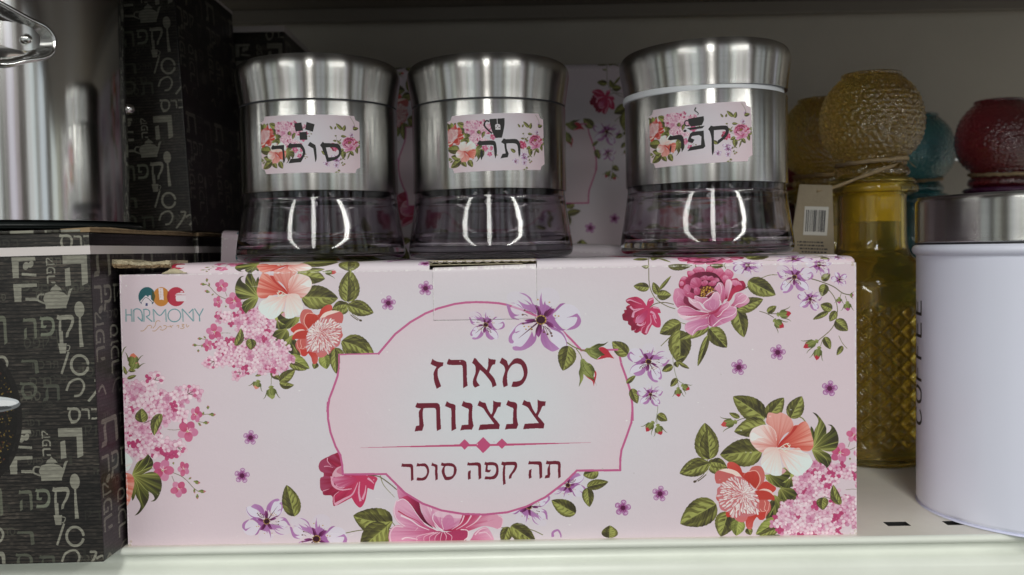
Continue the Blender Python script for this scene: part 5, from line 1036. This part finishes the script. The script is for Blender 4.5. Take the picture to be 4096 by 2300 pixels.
# ----------------------------------------------------------------------------
# the three jars
# ----------------------------------------------------------------------------
def jar(loc, label, key, ang, lid_tilt=0, lift=0., rl=0., turn=0):
    ang -= turn
    t = thing('storage_jar', label, 'jar', loc, (0, 0, turn), group='steel and glass storage jars')
    outer = smoothprof([(0, .0), (3.3, .0), (3.9, .04), (4.1, .16), (4.17, .38), (4.14, .75), (4.06, 1.25), (3.96, 1.85), (3.87, 2.45), (3.81, 2.95), (3.79, 3.3), (3.78, 7.3)], 4)
    inner = smoothprof([(3.5, 7.3), (3.53, 3.3), (3.62, 2.5), (3.73, 1.8), (3.83, 1.2), (3.84, .85), (3.7, .62), (3.2, .52), (0, .5)], 4)
    lathe('glass_body', outer+inner, M['glass'], t, 96, sharp=60)
    lathe('steel_sleeve', [(3.80, 3.28), (3.86, 3.27), (3.875, 3.30), (3.875, 7.36), (3.85, 7.42), (3.80, 7.42)], M['steel'], t, 128, closed=True)
    lathe('inner_lining', [(3.79, 3.35), (3.79, 7.3)], M['dark_in'], t, 64)
    lp = smoothprof([(3.88, 0), (3.92, .35), (3.99, .8), (4.06, 1.25), (4.08, 1.5), (4.05, 1.74), (3.93, 1.95), (3.72, 2.09), (3.45, 2.14), (3.2, 2.10), (0, 2.08)], 4)
    l = lathe('lid', [(3.6, .02)]+lp, M['steel_lid'], t, 128); l.location.z = (7.50+lift)*S; l.rotation_euler = (0, R(lid_tilt), 0)
    gk = lathe('gasket', smoothprof([(3.5, 7.36), (3.80, 7.36), (3.84, 7.46), (3.80, 7.56+lift), (3.5, 7.56+lift)], 3), M['gasket'] if lift else M['dark_in'], t, 96)
    if lift: gk.rotation_euler = (0, R(lid_tilt*.6), 0)
    # sticker with notched corners, wrapped on the sleeve
    W_, H_ = 4.88, 2.66; nx, nz = 40, 24; V = []; F = []; U = []; idx = {}
    def inside(u, v):
        for cx in (0, W_):
            for cz in (0, H_):
                if math.hypot(u-cx, v-cz) < .26: return False
        return True
    cl = lambda u, v: (u, v)
    for i in range(nx+1):
        for j in range(nz+1):
            u_ = W_*i/nx; v_ = H_*j/nz
            for cx in (0, W_):
                for cz in (0, H_):
                    d = math.hypot(u_-cx, v_-cz)
                    if 0 < d < .27: u_ = cx+(u_-cx)/d*.27; v_ = cz+(v_-cz)/d*.27
            uu = (u_-W_/2)*math.cos(R(rl))-(v_-H_/2)*math.sin(R(rl)); vv = (u_-W_/2)*math.sin(R(rl))+(v_-H_/2)*math.cos(R(rl))
            a = R(ang)+uu/3.885; V.append((3.888*math.cos(a), 3.888*math.sin(a), 5.40+vv)); idx[i, j] = len(V)-1; U.append((u_/W_, v_/H_))
    UV = []
    for i in range(nx):
        for j in range(nz):
            if (i in (0, nx-1) and j in (0, nz-1)): continue
            q = (idx[i, j], idx[i+1, j], idx[i+1, j+1], idx[i, j+1]); F.append(q); UV.append([U[a] for a in q])
    ob('sticker', V, F, M[key], t, UV, smooth=True)
    return t
jar((7.78, 6.0, 12.56), 'steel-lidded jar with sugar sticker and three dark cubes, leftmost', 'sugar', -86, rl=0, turn=47)
jar((16.28, 6.6, 12.56), 'steel-lidded jar with tea cup sticker, between the other two jars', 'tea', -82.5, rl=1.5, turn=130)
jar((26.85, 4.7, 12.56), 'jar with steaming coffee cup sticker, its lid sitting slightly ajar', 'coffee', -105.5, -1.6, .10, rl=2)
# ----------------------------------------------------------------------------
# black word-print boxes on the left
# ----------------------------------------------------------------------------
PXC = .01053
def word_box(root, Wd, Dp, Hh, strap=True, lid=True, sidemat='dark_side'):
    # right front corner of the box is the origin
    V, F = boxv(-Wd, 0, 0, 0, Dp, Hh); U = []; mi = []
    cw, ch = 900*PXC, 1380*PXC
    for k, f in enumerate(F):
        if k == 0: U.append([(1+V[i][0]/cw, 1-(Hh-V[i][2])/ch) for i in f]); mi.append(0)
        elif k == 1: U.append([(V[i][1]/cw, 1-(Hh-V[i][2])/ch) for i in f]); mi.append(1)
        elif k in (2, 3): U.append([(V[i][1]/cw+V[i][0]/cw, V[i][2]/ch) for i in f]); mi.append(1)
        else: U.append([(V[i][0]/cw, V[i][1]/ch) for i in f]); mi.append(0)
    ob('carton', V, F, [M['dark_front'], M[sidemat]], root, U, mi, bevel=.06)
    if strap:
        z0, z1, e = Hh-.92, Hh-.56, .03
        V = [(-Wd, -e, z0), (e, -e, z0), (e, Dp+e, z0), (-Wd, -e, z1), (e, -e, z1), (e, Dp+e, z1)]
        ob('strap', V, [(0, 1, 4, 3), (1, 2, 5, 4)], M['strap'], root)
    if lid:
        rs = random.Random(3)
        # the lid board: two layers of liner with fluting between, seen on the right edge
        V = []; F = []; n = 60; 
        for i in range(n+1):
            y = Dp*i/n; wv = .05*math.sin(y*.8)+.012*rs.uniform(-1, 1)
            for x, z in ((.04+wv*.5, Hh+.01), (.06+wv*.5, Hh+.06), (.02+wv*.5, Hh+.11), (.07+wv*.5, Hh+.17), (.0, Hh+.21+.6*wv), (-1.2, Hh+.16), (-1.2, Hh+.01)): V.append((x, y, z))
        for i in range(n):
            for j in range(7): F.append((i*7+j, i*7+(j+1) % 7, (i+1)*7+(j+1) % 7, (i+1)*7+j))
        F.append(tuple(range(7))); F.append(tuple(n*7+j for j in range(7))[::-1])
        ob('lid_board', V, F, M['kraft'], root)
        V, F = boxv(-Wd, -.03, Hh+.01, -.35, Dp, Hh+.14); cw_ = cw
        ob('lid_top', V, F, M['dark_front'], root, [[(1+V[i][0]/cw, .93+V[i][1]/ch*.6) for i in f] for f in F], bevel=.04)
b = thing('word_print_box', 'black box with grey Hebrew coffee words at lower left, pale strap round its top', 'box', (-.12, -2.25, 0), (0, -.6, 0), 'black word print boxes'); word_box(b, 24, 12.9, 13.95)
b = thing('word_print_box', 'black strapped word-print box right behind the lower left one', 'box', (-.1, 10.9, 0), (0, 0, 0), 'black word print boxes'); word_box(b, 24, 11.5, 13.95)
b = thing('word_print_box', 'tall dark word-print box standing behind the steel canister', 'box', (-.15, 10.2, 14.2), (0, -2.6, 0), 'black word print boxes'); word_box(b, 18, 10.9, 14.6, False, False)
o = bx('pale_edge_strip', (-.6, 0, 14.45, .05, 10.9, 14.62), M['strap'], b, .02)
b = thing('word_print_box', 'dark box with a pale top edge at the back, above the left jar', 'box', (2.3, 22.2, 14.2), (0, 0, 0), 'black word print boxes'); word_box(b, 10, 13, 13.7, False, False, 'dark_side')
bx('pale_edge_strip', (-10, -.03, 13.5, .03, 13, 13.9), M['strap'], b, .02)
# ----------------------------------------------------------------------------
# polished steel canister with clamp bracket, on a black base
# ----------------------------------------------------------------------------
c = thing('steel_canister', 'shiny polished steel canister with a wire clamp bracket on the black box', 'canister', (-8.3, 4.6, 14.18))
CR = 6.55
lathe('base', smoothprof([(0, 0), (CR+.2, 0), (CR+.5, .08), (CR+.55, .2), (CR+.35, .34), (CR, .4), (0, .4)], 3), M['black'], c, 96)
lathe('steel_body', smoothprof([(CR-.1, .38), (CR, .42), (CR, 1.2), (CR-.02, 8), (CR, 17.5)], 4), M['chrome'], c, 160)
def bracket():
    a0 = -41.2; zc = 8.25
    def on(u, v, off): a = R(a0)+u/CR; return ((CR+off)*math.cos(a), (CR+off)*math.sin(a), zc+v)
    out = [(-3.2, 2.35), (-1.9, 1.75), (-.4, 1.05), (.35, .78), (.75, .35), (.8, -.05), (.65, -.5), (.2, -.82), (-.5, -1.02), (-1.4, -1.35), (-2.2, -1.38), (-3.2, -1.5)]
    out = [(u*.86, v*.86) for u, v in out]
    tube('bracket_rim', [on(u, v, .12) for u, v in out], .10, M['chrome'], c, 10, sub=5)
    p = opath(np.array(out), 4); V = []; F = []
    for u, v in p: V.append(on(u, v, .12)); V.append(on(u-.0, v, -.01))
    n = len(p); V.append(on(-3.2, .4, .16)); ci = len(V)-1
    for i in range(n-1): F.append((ci, i*2, (i+1)*2)); F.append((i*2, i*2+1, (i+1)*2+1, (i+1)*2))
    ob('bracket_plate', V, F, M['chrome'], c, smooth=True)
    q = on(-.5, .02, .18); rv = lathe('rivet', smoothprof([(0, .16), (.12, .14), (.2, .06), (.22, 0)], 3), M['chrome'], c, 24)
    a = R(a0)-.62/CR; rv.location = [k*S for k in q]; rv.rotation_euler = (0, R(90), a)
    q2 = (CR*math.cos(R(24)), CR*math.sin(R(24)), 6.3); rv2 = lathe('rivet', smoothprof([(0, .34), (.16, .32), (.26, .2), (.3, 0)], 3), M['chrome'], c, 24); rv2.location = [k*S for k in q2]; rv2.rotation_euler = (0, R(90), R(24))
bracket()
# ----------------------------------------------------------------------------
# coloured glass bottles with ball stoppers
# ----------------------------------------------------------------------------
def bottle(loc, label, glassm, ballm, tagged=False, plug=None, tiltz=0.):
    t = thing('glass_bottle', label, 'bottle', loc, (0, 0, tiltz), 'coloured glass bottles with ball stoppers')
    # body with a pressed diamond pattern
    n = 294 if tagged else 120; prof = smoothprof([(0, .02), (2.9, .0), (3.45, .12), (3.62, .5), (3.68, 1.2), (3.72, 3), (3.74, 6), (3.74, 8.2), (3.74, 9.4), (3.72, 10.2), (3.5, 11.0), (2.9, 11.7), (2.25, 12.2), (2.0, 12.9), (1.95, 14), (1.95, 15.6), (2.1, 15.8), (2.55, 15.95), (2.62, 16.15), (2.55, 16.35), (2.35, 16.42), (2.5, 16.55), (2.35, 16.75), (1.95, 16.8)], 7)
    if tagged:                                  # even, fine rows so that the diamonds come out
        pz = [p for p in prof if p[1] < 1.0]; pt = [p for p in prof if p[1] > 9.5]; mid_ = [p for p in prof if 1.0 <= p[1] <= 9.5]
        zs = np.arange(1.0, 9.5, .075); prof = pz+[(float(np.interp(z_, [p[1] for p in mid_], [p[0] for p in mid_])), float(z_)) for z_ in zs]+pt
    V = []; F = []; k = len(prof)
    for i in range(n):
        a = 2*math.pi*i/n
        for r, z in prof:
            if 1.0 < z < 9.4:
                u_ = i/n*21; v_ = z/1.05; d1 = abs(((u_+v_) % 1)-.5)*2; d2 = abs(((u_-v_) % 1)-.5)*2
                e_ = min(1, (z-1.0)/.5, (9.4-z)/.5); r = r-.20*e_*max(0, 1-min(1-d1, 1-d2)*2.6)+.10*e_*(1-max(d1, d2))
            V.append((r*math.cos(a), r*math.sin(a), z))
    for i in range(n):
        j = (i+1) % n
        for q in range(k-1): F.append((i*k+q, j*k+q, j*k+q+1, i*k+q+1))
    # inner wall
    ip = smoothprof([(1.7, 16.8), (1.7, 13), (1.95, 12.3), (2.75, 11.5), (3.36, 10.7), (3.5, 9.5), (3.5, 1.2), (3.2, .7), (0, .6)], 4); b0 = len(V); kk = len(ip)
    for i in range(n):
        a = 2*math.pi*i/n
        for r, z in ip: V.append((r*math.cos(a), r*math.sin(a), z))
    for i in range(n):
        j = (i+1) % n
        for q in range(kk-1): F.append((b0+i*kk+q, b0+j*kk+q, b0+j*kk+q+1, b0+i*kk+q+1))
        F.append((i*k+k-1, j*k+k-1, b0+j*kk, b0+i*kk))
    o = ob('bottle_body', V, F, glassm, t, smooth=True)
    bm = bmesh.new(); bm.from_mesh(o.data); bmesh.ops.remove_doubles(bm, verts=bm.verts, dist=1e-6); bm.to_mesh(o.data); bm.free()
    lathe('stopper_plug', smoothprof([(0, 14.2), (1.5, 14.2), (1.62, 14.4), (1.64, 15.6), (1.64, 16.3), (1.5, 16.4), (0, 16.4)], 3), plug or ballm, t, 48)
    # stopper ball with pebbled surface
    rs = random.Random(int(loc[0]*10)); V = []; F = []; nu, nv = (330 if tagged else 120), 76
    pts = [(0, 16.45), (1.55, 16.5), (1.7, 16.75), (2.05, 16.92), (2.15, 17.15), (2.05, 17.4), (1.85, 17.65), (1.92, 17.95), (2.35, 18.3), (2.83, 19.0), (3.03, 19.9), (2.98, 20.8), (2.7, 21.7), (2.2, 22.4), (1.75, 22.8), (1.6, 23.05), (0.0, 23.1)]
    pp = smoothprof(pts, 7)
    if tagged: lo_ = [p for p in pp if p[1] <= 17.9 ]; hi_ = [p for p in pp if p[1] >= 22.75]; md_ = [p for p in pp if 17.9 < p[1] < 22.75]; pp = lo_+[(float(np.interp(z_, [p[1] for p in md_], [p[0] for p in md_])), float(z_)) for z_ in np.arange(17.95, 22.7, .055)]+hi_
    dim = np.random.RandomState(3)
    for i in range(nu):
        a = 2*math.pi*i/nu
        for jj, (r, z) in enumerate(pp):
            d = 0
            if 18 < z < 22.6:
                ph = 2.2*math.sin(z*2.1)+1.3*math.sin(3*a+z); rw = z/.30; d = .085*(1-abs(math.cos(a*17+math.pi*.5*math.floor(rw)+.25*ph))*abs(math.sin(math.pi*rw)))
            V.append(((r-d)*math.cos(a), (r-d)*math.sin(a), z))
    k = len(pp)
    for i in range(nu):
        j = (i+1) % nu
        for q in range(k-1): F.append((i*k+q, j*k+q, j*k+q+1, i*k+q+1))
    o = ob('stopper_ball', V, F, ballm, t, smooth=True)
    bm = bmesh.new(); bm.from_mesh(o.data); bmesh.ops.remove_doubles(bm, verts=bm.verts, dist=1e-6); bm.to_mesh(o.data); bm.free()
    pts = [(1.98*math.cos(a), 1.98*math.sin(a), 17.78+.16*math.cos(a)) for a in np.linspace(0, 2*math.pi, 24, endpoint=False)]
    tube('twine', pts, .13, M['twine'], t, 7, True, .35, 1, sub=3)
    if tagged:
        tube('twine', [(1.9, -.5, 17.7), (0, -2.15, 17.35), (-1.9, -1.9, 16.7), (-3.3, -1.9, 16.2), (-4.4, -1.9, 15.95)], .09, M['twine'], t, 7, False, .4, 2)
        for s_ in range(14):
            rr = random.Random(s_); x = rr.uniform(-2.8, 1.6); y = -2.1+abs(x)*.12; z = 17.4-.35*abs(x) if x < 0 else 17.5
            tube('twine_fibre', [(x, y, z), (x+rr.uniform(-.3, .3), y-.1, z+rr.uniform(-.25, .3)), (x+rr.uniform(-.6, .6), y-.15, z+rr.uniform(-.3, .5))], .012, M['twine'], t, 4, sub=2)
        # kraft tag with bar code
        W_, H_ = 3.0, 6.2; v, f = boxv(-W_/2, -.03, -H_, W_/2, .03, 0)
        v = [(x*(1.0 if z < -1 else .62), y, z) for x, y, z in v]
        tg = ob('swing_tag', v, f, M['tag'], t, loc=(-4.45, -1.9, 16.35), bevel=.02); tg.rotation_euler = (R(3), R(3), R(-12))
        bx('barcode_label', (-.55, -.045, -2.9, .8, -.032, -1.25), M['tagw'], tg, 0)
        rr = random.Random(5); x = -.45; V = []; F = []
        while x < .66:
            w_ = rr.choice([.02, .03, .05, .07]); i = len(V); V += [(x, -.048, -2.7), (x+w_, -.048, -2.7), (x+w_, -.048, -1.45), (x, -.048, -1.45)]; F.append((i, i+1, i+2, i+3)); x += w_+rr.choice([.02, .035, .05])
        ob('barcode', V, F, M['text'], tg)
        V = []; F = []
        for r_ in range(10):
            z = -3.35-.19*r_; x = -.9+rr.uniform(0, .35)
            xe = .9-rr.uniform(0, .35)
            while x < xe:
                w_ = rr.uniform(.05, .2); i = len(V); V += [(x, -.034, z), (x+w_, -.034, z), (x+w_, -.034, z+.085), (x, -.034, z+.085)]; F.append((i, i+1, i+2, i+3)); x += w_+.05
        ob('tag_print', V, F, M['text'], tg)
    return t
bottle((39.0, 15.6, 0), 'yellow glass bottle with kraft tag and twine, nearest of the bottles', M['yellow'], M['yellow_ball'], True, M['yellow_plug'], 8)
bottle((39.2, 25.2, 0), 'second yellow bottle, its ball stopper half hidden behind the tagged one', M['yellow'], M['yellow_ball'], False, None, 40)
bottle((49.4, 34.3, 0), 'teal blue glass bottle behind the tagged yellow bottle', M['teal'], M['teal'], False, None, 20)
bottle((52.6, 27.3, 0), 'dark red glass bottle above the white canister lid', M['purple'], M['red'], False, None, 70)
bottle((40.8, 34.6, 0), 'red glass bottle glimpsed between the coffee jar and yellow balls', M['red'], M['red'], False, None, 10)
# ----------------------------------------------------------------------------
# white enamel canister with steel lid and vertical lettering
# ----------------------------------------------------------------------------
c = thing('enamel_canister', 'white enamel canister with steel lid and vertical COFFEE lettering at right', 'canister', (43.15, 3.75, 0))
ER = 5.95
lathe('enamel_body', smoothprof([(0, .1), (ER-.5, .02), (ER-.12, .08), (ER, .3), (ER, .8), (ER, 6), (ER, 12.0), (ER+.02, 12.28), (ER+.14, 12.4), (ER+.2, 12.56), (ER+.14, 12.73), (ER-.02, 12.83), (ER-.2, 12.8)], 5), M['enamel'], c, 160)
lathe('lid_gasket', [(ER-.25, 12.75), (ER+.02, 12.8), (ER+.02, 12.92), (ER-.25, 12.92)], M['dark_in'], c, 96)
lathe('steel_lid', smoothprof([(ER-.2, 12.90), (ER+.04, 12.92), (ER+.05, 13.2), (ER+.05, 14.6), (ER+.02, 14.92), (ER-.12, 15.06), (ER-.4, 15.1), (0, 15.1)], 4), M['steel_lid'], c, 160)
def coffee_text():
    st = {'C': [[(.9, .85), (.65, 1), (.3, 1), (.08, .75), (.08, .25), (.3, 0), (.65, 0), (.9, .15)]], 'O': [[(.5, 1), (.2, .95), (.05, .65), (.05, .35), (.2, .05), (.5, 0), (.8, .05), (.95, .35), (.95, .65), (.8, .95), (.5, 1)]],
          'F': [[(.1, 0), (.1, 1), (.85, 1)], [(.1, .52), (.7, .52)]], 'E': [[(.85, 0), (.1, 0), (.1, 1), (.85, 1)], [(.1, .52), (.75, .52)]]}
    V = []; F = []; adv = 1.08; hgt = 1.25; z0 = 3.95; base = -186.5
    def on(u, v): a = R(base)-v/ER; return ((ER+.008)*math.cos(a), (ER+.008)*math.sin(a), z0+u)
    for i, ch_ in enumerate('COFFEE'):
        for ln in st[ch_]:
            p = np.array([(i*adv+x*.82+.0, y*hgt) for x, y in ln]); 
            if len(p) > 3 and ch_ in 'CO': p = opath(p, 4)
            for a, b in zip(p[:-1], p[1:]):
                d = (b-a)/np.linalg.norm(b-a); nn = np.array([-d[1], d[0]])*.075; a = a-d*.05; b = b+d*.05; m_ = 4
                for s_ in range(m_):
                    q0 = a+(b-a)*s_/m_; q1 = a+(b-a)*(s_+1)/m_; i0 = len(V)
                    V.extend([on(*(q0-nn)), on(*(q1-nn)), on(*(q1+nn)), on(*(q0+nn))]); F.append((i0, i0+1, i0+2, i0+3))
    ob('lettering', V, F, M['text'], c)
coffee_text()
